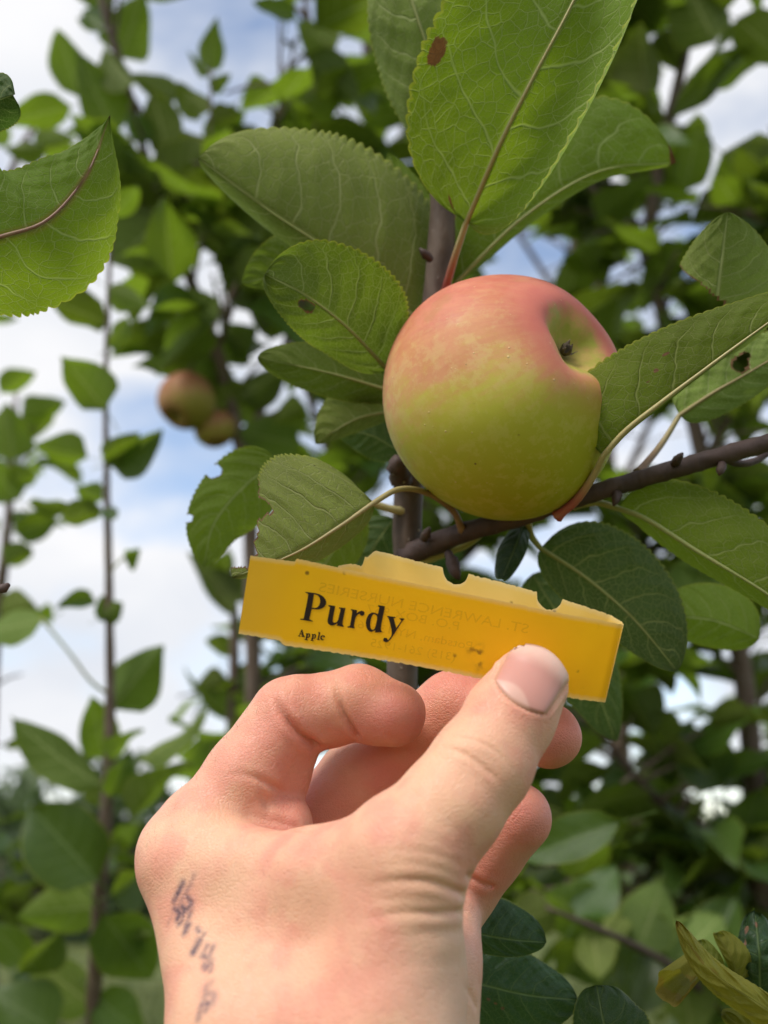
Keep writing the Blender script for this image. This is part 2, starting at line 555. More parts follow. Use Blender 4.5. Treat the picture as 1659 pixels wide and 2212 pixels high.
    if petiole is not None:
        P = spline(csa(petiole), 26)
        # run a little way up the midrib so that the stalk grows out of it
        k = int(nu * 0.86)
        back = M[:k:5][::-1]
        tap = np.linspace(0.16, 0.85, len(back))
        off = -Nn[:k:5][::-1] * (0.25 if not flip else -0.2)
        path = np.vstack((back + off, P[1:]))
        rad = np.concatenate((tap * pr[0] * 0.9, np.linspace(0.85 * pr[0], pr[1], len(P) - 1)))
        rad[-3:] *= (1.05, 1.2, 1.35)
        v, ff = tube(c2w(path), rad * 0.001, 8)
        u = np.repeat(np.concatenate((np.zeros(len(back)), np.linspace(0, 1, len(P) - 1))), 8)
        part('petiole', v, ff, pmat or PETIOLE, ob, uv=np.stack((u, u * 0), 1))
    return ob

# ---- leaves farther off share a few meshes: x along the midrib (petiole at negative x), y across, z up
def far_leaf_mesh(seed, mat, fold, arch, nu=9, nv=3):
    rg = np.random.default_rng(seed)
    t = np.linspace(0, 1, nu) ** 0.9
    prof = leaf_profile(t, 0.5 + rg.uniform(-0.08, 0.1), 0.82 + rg.uniform(-0.22, 0.25))
    prof[0] = 0.02
    ss = np.linspace(-1, 1, 2 * nv + 1)
    V, UV = [], []
    ph = rg.uniform(0, 6.28)
    for s in ss:
        e = 1 + 0.04 * np.sin(t * 41 + ph) if abs(s) == 1 else 1
        y = 0.5 * prof * s * e
        z = abs(s) * prof * fold * 0.5 - arch * t ** 2 + 0.05 * s ** 2 * np.sin(t * 9 + ph + 2 * s)
        V.append(np.stack((t * (1 - 0.12 * arch * t), y, z), 1))
        UV.append(np.stack((t, np.full(nu, s)), 1))
    V, UV = np.vstack(V), np.vstack(UV)
    idx = np.arange(len(V)).reshape(len(ss), nu)
    f = [list(map(int, q)) for q in np.stack((idx[:-1, :-1], idx[:-1, 1:], idx[1:, 1:], idx[1:, :-1]), -1).reshape(-1, 4)]
    f = [q if V[q[1]][0] > V[q[0]][0] else q for q in f]
    # petiole
    pp = np.array([(-0.36, 0, -0.10), (-0.2, 0.01, -0.02), (0.0, 0, 0.0)])
    tv, tf = tube(pp, (0.014, 0.012, 0.010), 4, False)
    n0 = len(V)
    V = np.vstack((V, tv))
    UV = np.vstack((UV, np.tile((0.5, 0.0), (len(tv), 1))))
    f += [[i + n0 for i in q] for q in tf]
    me = mesh_data('leaf', V, f, mat, uv=UV)
    # upper face = +z
    if me.polygons[len(ss) * 3].normal.z < 0:
        me.flip_normals()
    return me

FAR = [far_leaf_mesh(i, LEAF_FAR if i % 3 else LEAF_FAR2, [0.25, 0.5, 0.1, 0.75, 0.35, 0.15, 0.6, 0.3, 0.45, 0.2][i], [0.12, 0.25, 0.05, 0.3, 0.5, -0.12, 0.1, 0.4, -0.05, 0.3][i]) for i in range(10)]

def far_leaf(tree, base_w, dir_w, length, width, up_w, mesh=None):
    x = Vector(dir_w).normalized()
    z = Vector(up_w)
    z = z - x * z.dot(x)
    if z.length < 1e-4:
        z = x.orthogonal()
    z.normalize()
    y = z.cross(x)
    m = Matrix((x * length, y * width, z * (0.5 * (length + width)))).transposed().to_4x4()
    b = Vector(base_w) - Vector(tree['base'])
    m.translation = b
    o = bpy.data.objects.new('leaf', mesh if mesh else FAR[random.randrange(10)])
    COL.objects.link(o)
    o.parent = tree
    o.matrix_local = m
    return o

def set_leaf(tree, x0, y0, x1, y1, w, z, dz=0.0, under=True, roll=None, mesh=None):
    """a leaf from its foot (x0, y0) to its tip (x1, y1) in the frame, w wide there, z mm ahead"""
    a, b = W(x0, y0, z), W(x1, y1, z + dz)
    d = b - a
    view = (a + b) / 2 - CAM
    view /= np.linalg.norm(view)
    nrm = view if under else -view
    r = random.uniform(-0.5, 0.5) if roll is None else roll
    x = d / np.linalg.norm(d)
    nrm = nrm - x * (nrm @ x)
    nrm /= np.linalg.norm(nrm)
    q = np.cross(x, nrm)
    nrm = nrm * math.cos(r) + q * math.sin(r)
    return far_leaf(tree, a, d, np.linalg.norm(d), 1.15 * w * z / F * 0.001 / max(0.5, abs(math.cos(r))), nrm, mesh)

def branch(tree, pts, name='branch', mat=None, nseg=9, n=40, bump=0.04, seed=0, rough=0.0):
    """pts rows: frame x, frame y, mm ahead, radius in frame units"""
    a = np.asarray(pts, float)
    c = np.hstack((csa(a[:, :3]), (a[:, 3] * a[:, 2] / F)[:, None]))
    s = spline(c, n)
    rg = np.random.default_rng(seed)
    if rough:
        s[:, :3] += rough * np.cumsum(rg.standard_normal((n, 3)), 0) * 0.3
    v, f = tube(c2w(s[:, :3]), s[:, 3] * 0.001, nseg, True, bump, seed)
    o = part(name, v, f, mat or BARK_FAR, tree)
    return o, c2w(s[:, :3]), s[:, 3] * 0.001

def to_ground(pts_first):
    pass

def spurs(tree, path, count, reach, leaves, size=(0.058, 0.108), lo=0.0, hi=1.0, mat=None, clip=None, upbias=0.35):
    """short leafy side shoots along a stem (world path)"""
    n = len(path)
    made = 0
    for k in range(count):
        i = int((lo + (hi - lo) * (k + random.random()) / count) * (n - 1))
        p = path[i]
        d = np.array((random.gauss(0, 1), random.gauss(0, 1), random.gauss(upbias, 0.6)))
        d /= np.linalg.norm(d)
        L = random.uniform(*reach)
        q1 = p + d * L * 0.5 + np.array((0, 0, 0.1 * L))
        q2 = p + d * L + np.array((0, 0, random.uniform(-0.1, 0.25) * L))
        sp = spline(np.vstack((p, q1, q2)), 7)
        if clip is not None and not clip(*frame_xy(q2)):
            continue
        v, f = tube(sp, np.linspace(0.0028, 0.0013, 7), 5, True)
        part('twig', v, f, mat or BARK_FAR, tree)
        m = random.randint(*leaves)
        for j in range(m):
            tt = 0.35 + 0.65 * (j + random.random()) / m
            b = sp[min(6, int(tt * 6))]
            ang = random.uniform(0, 6.28)
            side = np.array((math.cos(ang), math.sin(ang), random.uniform(-0.35, 0.55)))
            ld = d * 0.55 + side
            ld /= np.linalg.norm(ld)
            ln = random.uniform(*size)
            b2 = b + ld * ln * 0.34
            up = np.array((random.gauss(0, 0.45), random.gauss(-0.1, 0.45), 1.0))
            if in_gap(b2 + ld * ln * 0.35) or in_gap(b2 + ld * ln * 0.75) or in_gap(b2 + ld * ln):
                continue
            far_leaf(tree, b2, ld, ln, ln * random.uniform(0.50, 0.66), up)
            made += 1
    return made

# openings in the foliage through which the sky shows (frame x, y, half sizes)
GAPS = [(1130, 565, 52, 72), (1212, 567, 48, 46), (1191, 444, 20, 20), (1335, 396, 50, 40), (1499, 458, 46, 36), (1430, 506, 22, 26), (1417, 554, 22, 22), (1294, 615, 22, 22), (1390, 683, 38, 24), (1437, 198, 28, 38),
        (1362, 157, 16, 16), (1610, 225, 62, 80), (1530, 100, 44, 16), (1385, 965, 95, 62), (1470, 930, 50, 40), (1560, 900, 26, 16), (740, 82, 34, 46), (720, 225, 30, 30), (685, 287, 34, 24), (781, 287, 16, 16), (405, 287, 38, 58),
        (426, 595, 62, 72), (487, 198, 32, 32), (665, 68, 32, 32), (856, 273, 16, 18), (911, 410, 16, 32), (733, 143, 16, 16), (580, 743, 38, 40), (606, 854, 62, 36), (664, 938, 24, 26), (508, 688, 34, 26), (518, 795, 26, 24),
        (437, 808, 22, 18), (1447, 1498, 34, 34), (1334, 1592, 22, 22), (1314, 1654, 38, 34), (1369, 1646, 30, 26), (1509, 1580, 24, 18), (1618, 1595, 38, 30), (1607, 1732, 34, 34), (1497, 1712, 36, 26), (1236, 1518, 28, 24),
        (1564, 1666, 28, 24), (1536, 1751, 26, 26), (1180, 1262, 30, 42), (1005, 1205, 40, 20), (250, 260, 22, 70), (330, 300, 40, 60), (560, 80, 120, 110), (460, 130, 70, 90), (60, 110, 80, 150), (215, 610, 40, 60),
        (300, 1500, 60, 40), (830, 1060, 26, 26), (1640, 1160, 20, 40), (690, 1060, 30, 22), (1530, 1290, 26, 18), (430, 1090, 120, 210), (360, 1330, 90, 160), (290, 880, 50, 110), (60, 770, 90, 50), (120, 1440, 90, 100), (110, 1240, 80, 40), (110, 1560, 60, 40), (300, 1130, 60, 60), (150, 930, 40, 30), (330, 1800, 40, 40), (90, 1700, 60, 40)]
def in_gap(p):
    x, y = frame_xy(p)
    return any(((x - a) / c) ** 2 + ((y - b) / d) ** 2 < 1.1 for a, b, c, d in GAPS)

def frame_xy(p):
    d = np.asarray(p) - CAM
    z = d @ FWD
    return (d @ RIGHT) / z * F + CX, -(d @ UP) / z * F + CY

# ------------------------------------------------------------------ setting
def grid_sheet(name, x0, x1, y0, y1, nx, ny, zf, mat):
    xs, ys = np.meshgrid(np.linspace(x0, x1, nx), np.linspace(y0, y1, ny))
    z = zf(xs, ys)
    V = np.stack((xs.ravel(), ys.ravel(), z.ravel()), 1)
    i = np.arange(nx * ny).reshape(ny, nx)
    f = np.stack((i[:-1, :-1], i[:-1, 1:], i[1:, 1:], i[1:, :-1]), -1).reshape(-1, 4)
    return link(name, mesh_data(name, V, f, mat))
ground = grid_sheet('ground', -600, 600, -400, 900, 61, 66, lambda x, y: 0 * x, GRASS)
ground['kind'] = 'structure'
ground['label'] = 'grassy orchard floor below the trees'

def blades(count, y0, y1, seed):
    rg = np.random.default_rng(seed)
    y = y0 + (y1 - y0) * rg.random(count) ** 1.3
    x = (rg.random(count) - 0.5) * (1.2 * y + 2.0)
    h = rg.uniform(0.10, 0.34, count)
    a = rg.uniform(0, 6.28, count)
    w = 0.006 + 0.004 * rg.random(count)
    lean = rg.normal(0, 0.10, (count, 2))
    b = np.stack((x, y, np.full(count, -0.01)), 1)
    dx = np.stack((np.cos(a) * w, np.sin(a) * w, 0 * a), 1)
    tip = b + np.stack((lean[:, 0], lean[:, 1], h), 1)
    mid = b + np.stack((lean[:, 0] * 0.35, lean[:, 1] * 0.35, h * 0.6), 1)
    V = np.stack((b - dx, b + dx, mid + dx * 0.7, mid - dx * 0.7, tip), 1).reshape(-1, 3)
    k = np.arange(count)[:, None] * 5
    q = np.hstack((k, k + 1, k + 2))
    q2 = np.hstack((k, k + 2, k + 3))
    q3 = np.hstack((k + 3, k + 2, k + 4))
    return V, np.vstack((q, q2, q3))
gv, gf = blades(26000, 1.2, 16.0, 5)
grass = link('grass', mesh_data('grass', gv, gf, GRASS, smooth=False))
grass['kind'] = 'stuff'
grass['label'] = 'long grass growing between the orchard rows'
grass['category'] = 'grass'

# a far wood on the horizon: one mass of leaf-sized faces
def far_wood(seed):
    rg = np.random.default_rng(seed)
    V = []
    for k in range(46):
        cx = -34 + 68 * (k + rg.random()) / 46
        cy = rg.uniform(26, 46)
        H = rg.uniform(2.2, 5.2)
        R = rg.uniform(1.3, 2.6)
        m = 520
        d = rg.standard_normal((m, 3))
        d /= np.linalg.norm(d, axis=1)[:, None]
        r = rg.random(m) ** 0.35
        lump = 1 + 0.3 * np.sin(d[:, 0] * 5 + k) * np.sin(d[:, 2] * 6 + 2 * k)
        p = np.array((cx, cy, H * 0.55)) + d * (r * lump)[:, None] * np.array((R, R, H * 0.52))
        p[:, 2] = np.maximum(p[:, 2], 0.05)
        u = rg.standard_normal((m, 3)) * 0.20
        v = rg.standard_normal((m, 3)) * 0.20
        V.append(np.stack((p - u, p + v, p + u, p - v), 1).reshape(-1, 3))
    V = np.vstack(V)
    return V, np.arange(len(V)).reshape(-1, 4)
def wood_mat():
    n = N('far_foliage')
    c = n.mix(n.noise(n.obj(), 0.9, 3), (0.05, 0.085, 0.035), (0.13, 0.16, 0.085))
    pr = n.principled(c, 0.7, None, 0.2)
    tr = n.new('BsdfTranslucent')
    n.put(tr.inputs['Color'], (0.12, 0.2, 0.05))
    return n.finish(n.addmix(0.3, pr, tr.outputs[0]))
fv, ff = far_wood(3)
wood = link('treeline', mesh_data('treeline', fv, ff, wood_mat(), smooth=False))
wood['kind'] = 'stuff'
wood['label'] = 'hazy far treeline along the horizon behind the orchard'
wood['category'] = 'treeline'

# ------------------------------------------------------------------ the near apple tree
tb = W(885, 2212, 352)
near_tree = thing('apple_tree', (float(tb[0]) + 0.01, float(tb[1]) + 0.06, 0.0),
                  'near apple tree bearing the large blushed apple, its leaves filling the centre', 'tree', 'apple trees in the orchard')
branch(near_tree, [(905, 9800, 520, 44), (885, 2212, 352, 36), (868, 1480, 348, 32), (882, 1190, 345, 31), (880, 1090, 345, 31), (905, 900, 345, 30),
                   (942, 640, 345, 29), (956, 500, 345, 28), (952, 380, 345, 26), (940, 120, 350, 22), (925, -260, 360, 15), (900, -600, 372, 8)],
       'trunk', BARK, 18, 300, 0.05, 1)
branch(near_tree, [(872, 1205, 344, 25), (930, 1178, 336, 24), (1010, 1148, 326, 22), (1120, 1118, 318, 21), (1250, 1075, 314, 20), (1400, 1030, 312, 20),
                   (1540, 990, 310, 20), (1700, 945, 308, 19), (1900, 890, 306, 17), (2100, 820, 306, 9)], 'branch', BARK_DARK, 14, 90, 0.055, 2)
branch(near_tree, [(868, 1040, 340, 24), (862, 1012, 334, 23), (857, 996, 331, 18), (855, 988, 330, 8)], 'pruned_stub', BARK_DARK, 12, 14, 0.10, 3)
branch(near_tree, [(1560, 985, 312, 10), (1590, 1000, 316, 9), (1625, 998, 320, 8), (1690, 960, 326, 7), (1760, 940, 330, 4)], 'branch', BARK_DARK, 8, 24, 0.05, 4)
branch(near_tree, [(905, 1215, 340, 11), (960, 1195, 338, 10), (1020, 1168, 336, 9), (1060, 1130, 336, 7)], 'branch', PETIOLE, 8, 20, 0.02, 5)
branch(near_tree, [(880, 1105, 342, 10), (845, 1100, 340, 9), (800, 1088, 338, 7), (770, 1100, 338, 5)], 'branch', PETIOLE_RED, 8, 18, 0.03, 6)
branch(near_tree, [(968, 1195, 330, 9), (978, 1215, 326, 14), (985, 1238, 324, 12), (992, 1252, 324, 3)], 'bud', BARK_DARK, 8, 14, 0.12, 7)

for i_, (x_, y_, z_, dx_, dy_) in enumerate(((1105, 1102, 316, 10, -16), (1335, 1066, 311, -6, 16), (1455, 1002, 309, 12, -14), (1560, 1004, 308, -4, 14), (915, 1165, 332, 8, -16), (905, 1000, 340, 16, -10), (930, 560, 338, -14, -14))):
    branch(near_tree, [(x_, y_, z_, 9), (x_ + dx_ * 0.6, y_ + dy_ * 0.6, z_ - 2, 10), (x_ + dx_ * 1.2, y_ + dy_ * 1.2, z_ - 3, 7), (x_ + dx_ * 1.7, y_ + dy_ * 1.7, z_ - 3, 2)], 'bud', BARK_DARK, 8, 10, 0.10, 60 + i_)
L = lambda *a, **k: near_leaf(near_tree, *a, **k)
# leaf of the top right, rising in front of the stem
L([(1008, 480, 322), (1080, 312, 302), (1150, 172, 291), (1240, 0, 284), (1370, -290, 288)], 240, 172, 12, 22, -8, -72, LEAF,
  petiole=[(1008, 480, 322), (985, 548, 330), (958, 640, 342)], pmat=PETIOLE_RED, pr=(1.15, 1.5), dead=((0.36, 0.86, 0.046), (0.03, 0.5, 0.02)), seed=1, base=0.46,
  label='large leaf with a brown spot at its edge')
L([(985, 610, 350), (1130, 470, 348), (1290, 372, 346), (1458, 352, 352)], 192, 46, 12, 55, 10, 20, LEAF, seed=2, tip=0.55, dead_tip=0.035, base=0.55,
  petiole=[(985, 610, 350), (970, 650, 352), (950, 690, 348)])
L([(985, 330, 345), (926, 112, 336), (890, 0, 334), (845, -190, 340)], 132, 120, 15, 10, 15, 0, LEAF_PALE, seed=3,
  petiole=[(985, 330, 345), (985, 430, 348), (965, 520, 350)], pr=(1.2, 1.3))
# broad leaf left of the stem, and the ones around it
L([(915, 700, 350), (740, 560, 340), (585, 458, 332), (428, 342, 326)], 74, 262, 50, 10, 20, 18, LEAF_PALE, seed=4, base=0.36, tip=0.5,
  petiole=[(915, 700, 350), (930, 720, 350), (945, 740, 348)])
L([(945, 720, 356), (905, 560, 356), (868, 420, 356), (838, 330, 358)], 60, 75, 20, 20, 0, 0, LEAF, seed=5)
L([(760, 600, 362), (640, 590, 358), (522, 612, 352)], 36, 92, 20, 10, 0, 0, LEAF_MID, seed=6)
L([(838, 800, 324), (745, 703, 308), (660, 638, 300), (572, 592, 297)], 88, 138, 10, 20, 15, -25, LEAF_MID, seed=7, base=0.5, tip=0.5, wave=2.2,
  holes=((0.70, 0.20, 0.035, 0.15), (0.73, 0.24, 0.03, 0.10)), petiole=[(838, 800, 324), (862, 822, 330), (890, 850, 340)], label='leaf with a small hole beside its midrib')
L([(860, 850, 350), (720, 808, 343), (556, 772, 340)], 52, 62, 15, 25, 0, 0, LEAF_MID, seed=8, tip=0.6, petiole=[(860, 850, 350), (890, 866, 350)])
L([(850, 888, 352), (770, 905, 350), (682, 958, 352)], 28, 78, 40, 15, 0, 0, LEAF_PALE, seed=9, petiole=[(850, 888, 352), (890, 890, 350)])
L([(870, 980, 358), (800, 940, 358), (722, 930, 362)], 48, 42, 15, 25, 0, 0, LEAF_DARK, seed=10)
# half eaten leaf above the tag
L([(806, 1087, 290), (725, 1143, 285), (640, 1194, 282), (500, 1248, 280)], 48, 226, 40, 8, 10, 14, LEAF_PALE, seed=12, base=0.34, tip=0.7, tooth=0.06,
  cut=lambda x, y: (x < 556 + 26 * np.exp(-((y - 1096) / 16.0) ** 2) - 8 * np.clip((y - 1130) / 60, 0, 1)) & (y < 1222),
  petiole=[(806, 1087, 290), (858, 1058, 296), (925, 1066, 310), (980, 1105, 320), (1000, 1150, 325)], pmat=PETIOLE_BROWN, pr=(0.95, 1.2),
  label='half eaten leaf above the tag')
L([(600, 995, 366), (530, 1048, 362), (462, 1132, 360), (440, 1225, 360)], 82, 78, 10, 10, 0, 0, LEAF, seed=13, base=0.4,
  cut=lambda x, y: (((x - 462) / 16) ** 2 + ((y - 1018) / 12) ** 2 < 1) | (((x - 410) / 8) ** 2 + ((y - 1120) / 6) ** 2 < 1))
L([(780, 1105, 356), (735, 1170, 356), (690, 1235, 358), (640, 1290, 360)], 55, 70, 15, 20, 0, 0, LEAF, seed=15)
L([(850, 1120, 366), (800, 1200, 366), (790, 1320, 368)], 60, 60, 15, 20, 0, 0, LEAF_DARK, seed=16)
# leaf lying across the apple
L([(1304, 984, 288), (1350, 932, 283), (1430, 868, 277), (1560, 770, 271), (1780, 610, 266)], 166, 26, 8, 62, 12, 30, LEAF, seed=17, base=0.15, tip=0.8, tooth=0.045,
  petiole=[(1304, 984, 288), (1284, 1024, 293), (1245, 1080, 299), (1203, 1116, 304)], pmat=PETIOLE_RED, pr=(1.15, 1.5), dead=((0.42, 0.55, 0.02), (0.36, 0.42, 0.018), (0.31, 0.36, 0.015)),
  label='green leaf lying across the apple')
L([(1535, 780, 322), (1548, 650, 312), (1572, 458, 305)], 112, 150, 10, 12, 20, 15, LEAF_PALE, seed=18, base=0.55, tip=0.72, tooth=0.06,
  cut=lambda x, y: (y > 572 + (x - 1460) * 0.86) & (x < 1548), label='torn pale leaf at the edge of the view')
L([(1468, 897, 330), (1545, 846, 326), (1605, 812, 324), (1760, 720, 322)], 88, 62, 15, 10, 0, 20, LEAF_PALE, seed=19, base=0.4,
  holes=((0.50, 0.30, 0.05, 0.20), (0.55, 0.42, 0.035, 0.12)), petiole=[(1468, 897, 330), (1430, 958, 327), (1378, 1022, 318)], pmat=PETIOLE_BROWN)
# below the branch
L([(1335, 1098, 318), (1390, 1118, 312), (1505, 1190, 306), (1660, 1285, 302), (1860, 1440, 302)], 142, 44, 8, 50, 14, 10, LEAF, seed=20, base=0.42, tip=0.8,
  petiole=[(1335, 1098, 318), (1290, 1086, 320), (1240, 1092, 318)], pr=(1.2, 1.3))
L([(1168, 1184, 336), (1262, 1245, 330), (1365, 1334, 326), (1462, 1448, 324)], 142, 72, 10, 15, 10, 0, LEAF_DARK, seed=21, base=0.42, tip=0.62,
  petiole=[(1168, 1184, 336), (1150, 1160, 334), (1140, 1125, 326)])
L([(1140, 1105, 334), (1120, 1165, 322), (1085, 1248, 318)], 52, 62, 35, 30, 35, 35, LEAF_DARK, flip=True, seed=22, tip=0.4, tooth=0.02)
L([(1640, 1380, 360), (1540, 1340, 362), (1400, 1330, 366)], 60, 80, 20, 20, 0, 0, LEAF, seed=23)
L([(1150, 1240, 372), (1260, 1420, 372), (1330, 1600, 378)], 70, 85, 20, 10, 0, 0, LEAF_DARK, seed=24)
# low leaves by the wrist, upper faces to the viewer
low = [(1700, 2700, 330, 14), (1500, 2500, 322, 12), (1200, 2420, 316, 11), (930, 2300, 312, 9), (915, 2100, 310, 6)]
branch(near_tree, [(880, 2600, 356, 20), (1100, 2620, 340, 15), (1400, 2560, 318, 13), (1700, 2420, 305, 11), (1900, 2300, 300, 8)], 'branch', BARK_DARK, 10, 40, 0.04, 8)
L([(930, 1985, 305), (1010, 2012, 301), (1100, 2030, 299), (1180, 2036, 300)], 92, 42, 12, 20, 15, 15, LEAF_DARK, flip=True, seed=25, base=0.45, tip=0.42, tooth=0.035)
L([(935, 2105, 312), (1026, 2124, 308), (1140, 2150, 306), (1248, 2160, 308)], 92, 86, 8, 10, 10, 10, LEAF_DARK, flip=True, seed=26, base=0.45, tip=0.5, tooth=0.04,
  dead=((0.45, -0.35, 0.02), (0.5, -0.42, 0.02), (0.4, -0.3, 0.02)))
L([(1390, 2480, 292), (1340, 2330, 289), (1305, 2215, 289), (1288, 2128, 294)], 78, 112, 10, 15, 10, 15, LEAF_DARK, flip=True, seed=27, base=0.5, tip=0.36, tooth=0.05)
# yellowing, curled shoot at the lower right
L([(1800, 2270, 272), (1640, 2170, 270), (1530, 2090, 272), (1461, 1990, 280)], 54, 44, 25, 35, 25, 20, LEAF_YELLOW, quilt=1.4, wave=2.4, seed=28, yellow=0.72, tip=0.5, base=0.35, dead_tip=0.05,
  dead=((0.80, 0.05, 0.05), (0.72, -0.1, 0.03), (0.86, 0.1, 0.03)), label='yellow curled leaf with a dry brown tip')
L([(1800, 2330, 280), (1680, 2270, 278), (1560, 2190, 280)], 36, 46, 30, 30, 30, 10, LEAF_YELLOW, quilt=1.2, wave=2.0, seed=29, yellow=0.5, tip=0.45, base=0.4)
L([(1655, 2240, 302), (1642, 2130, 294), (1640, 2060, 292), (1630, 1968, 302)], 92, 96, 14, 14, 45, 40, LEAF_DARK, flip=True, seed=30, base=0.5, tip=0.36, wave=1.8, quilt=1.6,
  dead=((0.88, 0.30, 0.05), (0.80, 0.35, 0.03), (0.72, 0.5, 0.035), (0.6, 0.45, 0.03), (0.92, 0.0, 0.03), (0.55, 0.6, 0.02)), label='dark puckered leaf with pale dry spots')
L([(1600, 2150, 298), (1580, 2070, 292), (1545, 2015, 294)], 26, 40, 30, 30, 30, 0, LEAF_YELLOW, seed=31, yellow=0.5, tip=0.4, base=0.4)
L([(1560, 2150, 296), (1535, 2080, 292), (1510, 2030, 294)], 40, 30, 25, 30, 30, 10, LEAF_YELLOW, seed=32, yellow=0.35, tip=0.4)
# rolled dry leaf end
def rolled_leaf():
    m, k = 30, 40
    V, UV, dead, yel = [], [], [], []
    for i in range(m):
        f_ = i / (m - 1)
        c = cs(1453 + 58 * f_, 2128 - 52 * f_, 284 + 16 * f_)
        r0 = (37 - 8 * f_) * 0.284 / 2.16
        for j in range(k):
            th = 2 * math.pi * j / (k - 1) * 0.985
            hexr = 1 + 0.10 * math.cos(5 * th + 0.6) + 0.03 * math.sin(11 * th)
            out = 1 + 0.10 * math.cos(3 * th) * (1 - f_)
            rr = r0 * hexr * out
            p = c + np.array((math.cos(th) * rr * 0.95, math.sin(th) * rr * 1.06, 1.6 * math.sin(2 * th + 1) * (1 - f_)))
            V.append(p)
            UV.append((0.3 + 0.6 * f_, math.sin(th) * 0.8))
            low_ = 0.5 - 0.75 * math.sin(th)
            dead.append(max(0.0, min(1.0, (1 - f_ * 2.2) * (0.35 + low_))))
            yel.append(0.65)
    V = np.array(V)
    idx = np.arange(m * k).reshape(m, k)
    f = np.stack((idx[:-1, :-1], idx[:-1, 1:], idx[1:, 1:], idx[1:, :-1]), -1).reshape(-1, 4)
    o = part('leaf', c2w(V), f, LEAF_YELLOW, near_tree, uv=np.array(UV), attrs={'dead': np.array(dead), 'redrib': np.zeros(len(V)), 'yellow': np.array(yel)})
    o['label'] = 'rolled leaf end with a dry brown rim'
rolled_leaf()

# ---- a neighbouring tree just outside the frame on the left; one leaf hangs into view
sb = W(-330, 2212, 300)
side_tree = thing('apple_tree', (float(sb[0]), float(sb[1]) + 0.05, 0.0), 'tree cut off by the frame at far left, one big near leaf in view', 'tree', 'apple trees in the orchard')
branch(side_tree, [(-560, 11000, 480, 40), (-330, 2212, 300, 34), (-300, 1400, 290, 30), (-290, 700, 285, 26), (-300, 100, 285, 20), (-320, -500, 295, 10)], 'trunk', BARK, 12, 70, 0.03, 9)
near_leaf(side_tree, [(-150, 560, 262), (0, 512, 266), (98, 478, 270), (186, 378, 275), (237, 250, 282)], 158, 210, 14, 14, 10, 20, LEAF, seed=40, redrib=0.8, dead_tip=0.02, base=0.5, tip=1.15,
          petiole=[(-150, 560, 262), (-230, 600, 270), (-292, 640, 284)], pmat=PETIOLE_ROSE)
near_leaf(side_tree, [(-160, 260, 276), (-60, 235, 272), (30, 205, 270)], 60, 60, 40, 30, 0, 0, LEAF_DARK, seed=41, petiole=[(-160, 260, 276), (-240, 290, 280), (-298, 330, 285)], tip=0.3)
branch(side_tree, [(-290, 1330, 286, 11), (-120, 1290, 282, 9), (-20, 1276, 280, 8), (10, 1270, 280, 10), (20, 1262, 280, 4)], 'branch', BARK_DARK, 8, 26, 0.06, 10)

# ------------------------------------------------------------------ trees farther back
GRP = 'apple trees in the orchard'
def tree(label, x, z):
    b = W(x, 2212, z)
    return thing('apple_tree', (float(b[0]), float(b[1]) + 0.12, 0.0), label, 'tree', GRP)

# ---- slim young tree on the left
t1 = tree('slim young apple tree with one straight thin stem and sparse leaves at left', 200, 900)
_, st1, _ = branch(t1, [(150, 5200, 1100, 19), (196, 2300, 930, 17), (206, 2100, 915, 16), (222, 1850, 900, 15), (236, 1650, 900, 14), (238, 1500, 900, 11), (235, 1250, 900, 9), (230, 1000, 900, 7),
                        (228, 850, 900, 6), (234, 650, 905, 5), (240, 470, 910, 4)], 'trunk', BARK_FAR, 10, 140, 0.05, 21)
T1 = [  # foot x, y, tip x, y, width, under, roll
 (226, 885, 136, 760, 92, 1, .3), (190, 988, 68, 965, 62, 1, .5), (236, 1000, 348, 945, 70, 0, .4), (236, 1010, 300, 925, 60, 1, -.3), (150, 1090, 55, 1095, 36, 0, .8), (220, 1100, 128, 1120, 50, 1, .6),
 (222, 1080, 165, 1055, 48, 1, -.2), (225, 1100, 250, 1120, 30, 0, .6), (268, 1205, 306, 1195, 40, 0, .8), (206, 1300, 122, 1305, 34, 0, .5), (216, 1335, 275, 1302, 46, 1, .2), (234, 1345, 220, 1285, 40, 0, .3),
 (242, 1530, 350, 1395, 100, 1, .2), (222, 1700, 5, 1568, 78, 1, .5), (225, 1640, 190, 1500, 76, 0, .3), (240, 1645, 300, 1560, 40, 1, .9), (222, 1745, 180, 1660, 46, 1, .5), (238, 1720, 290, 1630, 56, 0, .5),
 (285, 1770, 410, 1615, 62, 1, .7), (300, 1640, 480, 1560, 40, 1, .9), (212, 1900, 60, 1740, 150, 0, .1), (218, 1960, 42, 1960, 100, 1, .3), (240, 1935, 320, 1890, 72, 0, .5),
 (222, 1975, 330, 2120, 120, 0, .2), (130, 2010, 40, 2110, 62, 0, .6), (205, 2180, 70, 2060, 90, 1, .5), (215, 2060, 340, 2000, 60, 1, .4), (120, 2230, -20, 2130, 130, 0, .2), (205, 2150, 310, 2240, 90, 0, .3),
 (60, 2080, -20, 2000, 70, 0, .3), (232, 700, 108, 640, 70, 1, .8), (236, 620, 330, 660, 52, 1, .6), (238, 520, 140, 480, 60, 1, .4), (240, 470, 300, 400, 48, 1, .3), (234, 750, 290, 690, 40, 0, .7)]
for x0, y0, x1, y1, w, und, rl in T1:
    set_leaf(t1, x0, y0, x1, y1, w, 890 + random.uniform(-30, 40), random.uniform(-25, 25), bool(und), rl if random.random() < .5 else -rl)
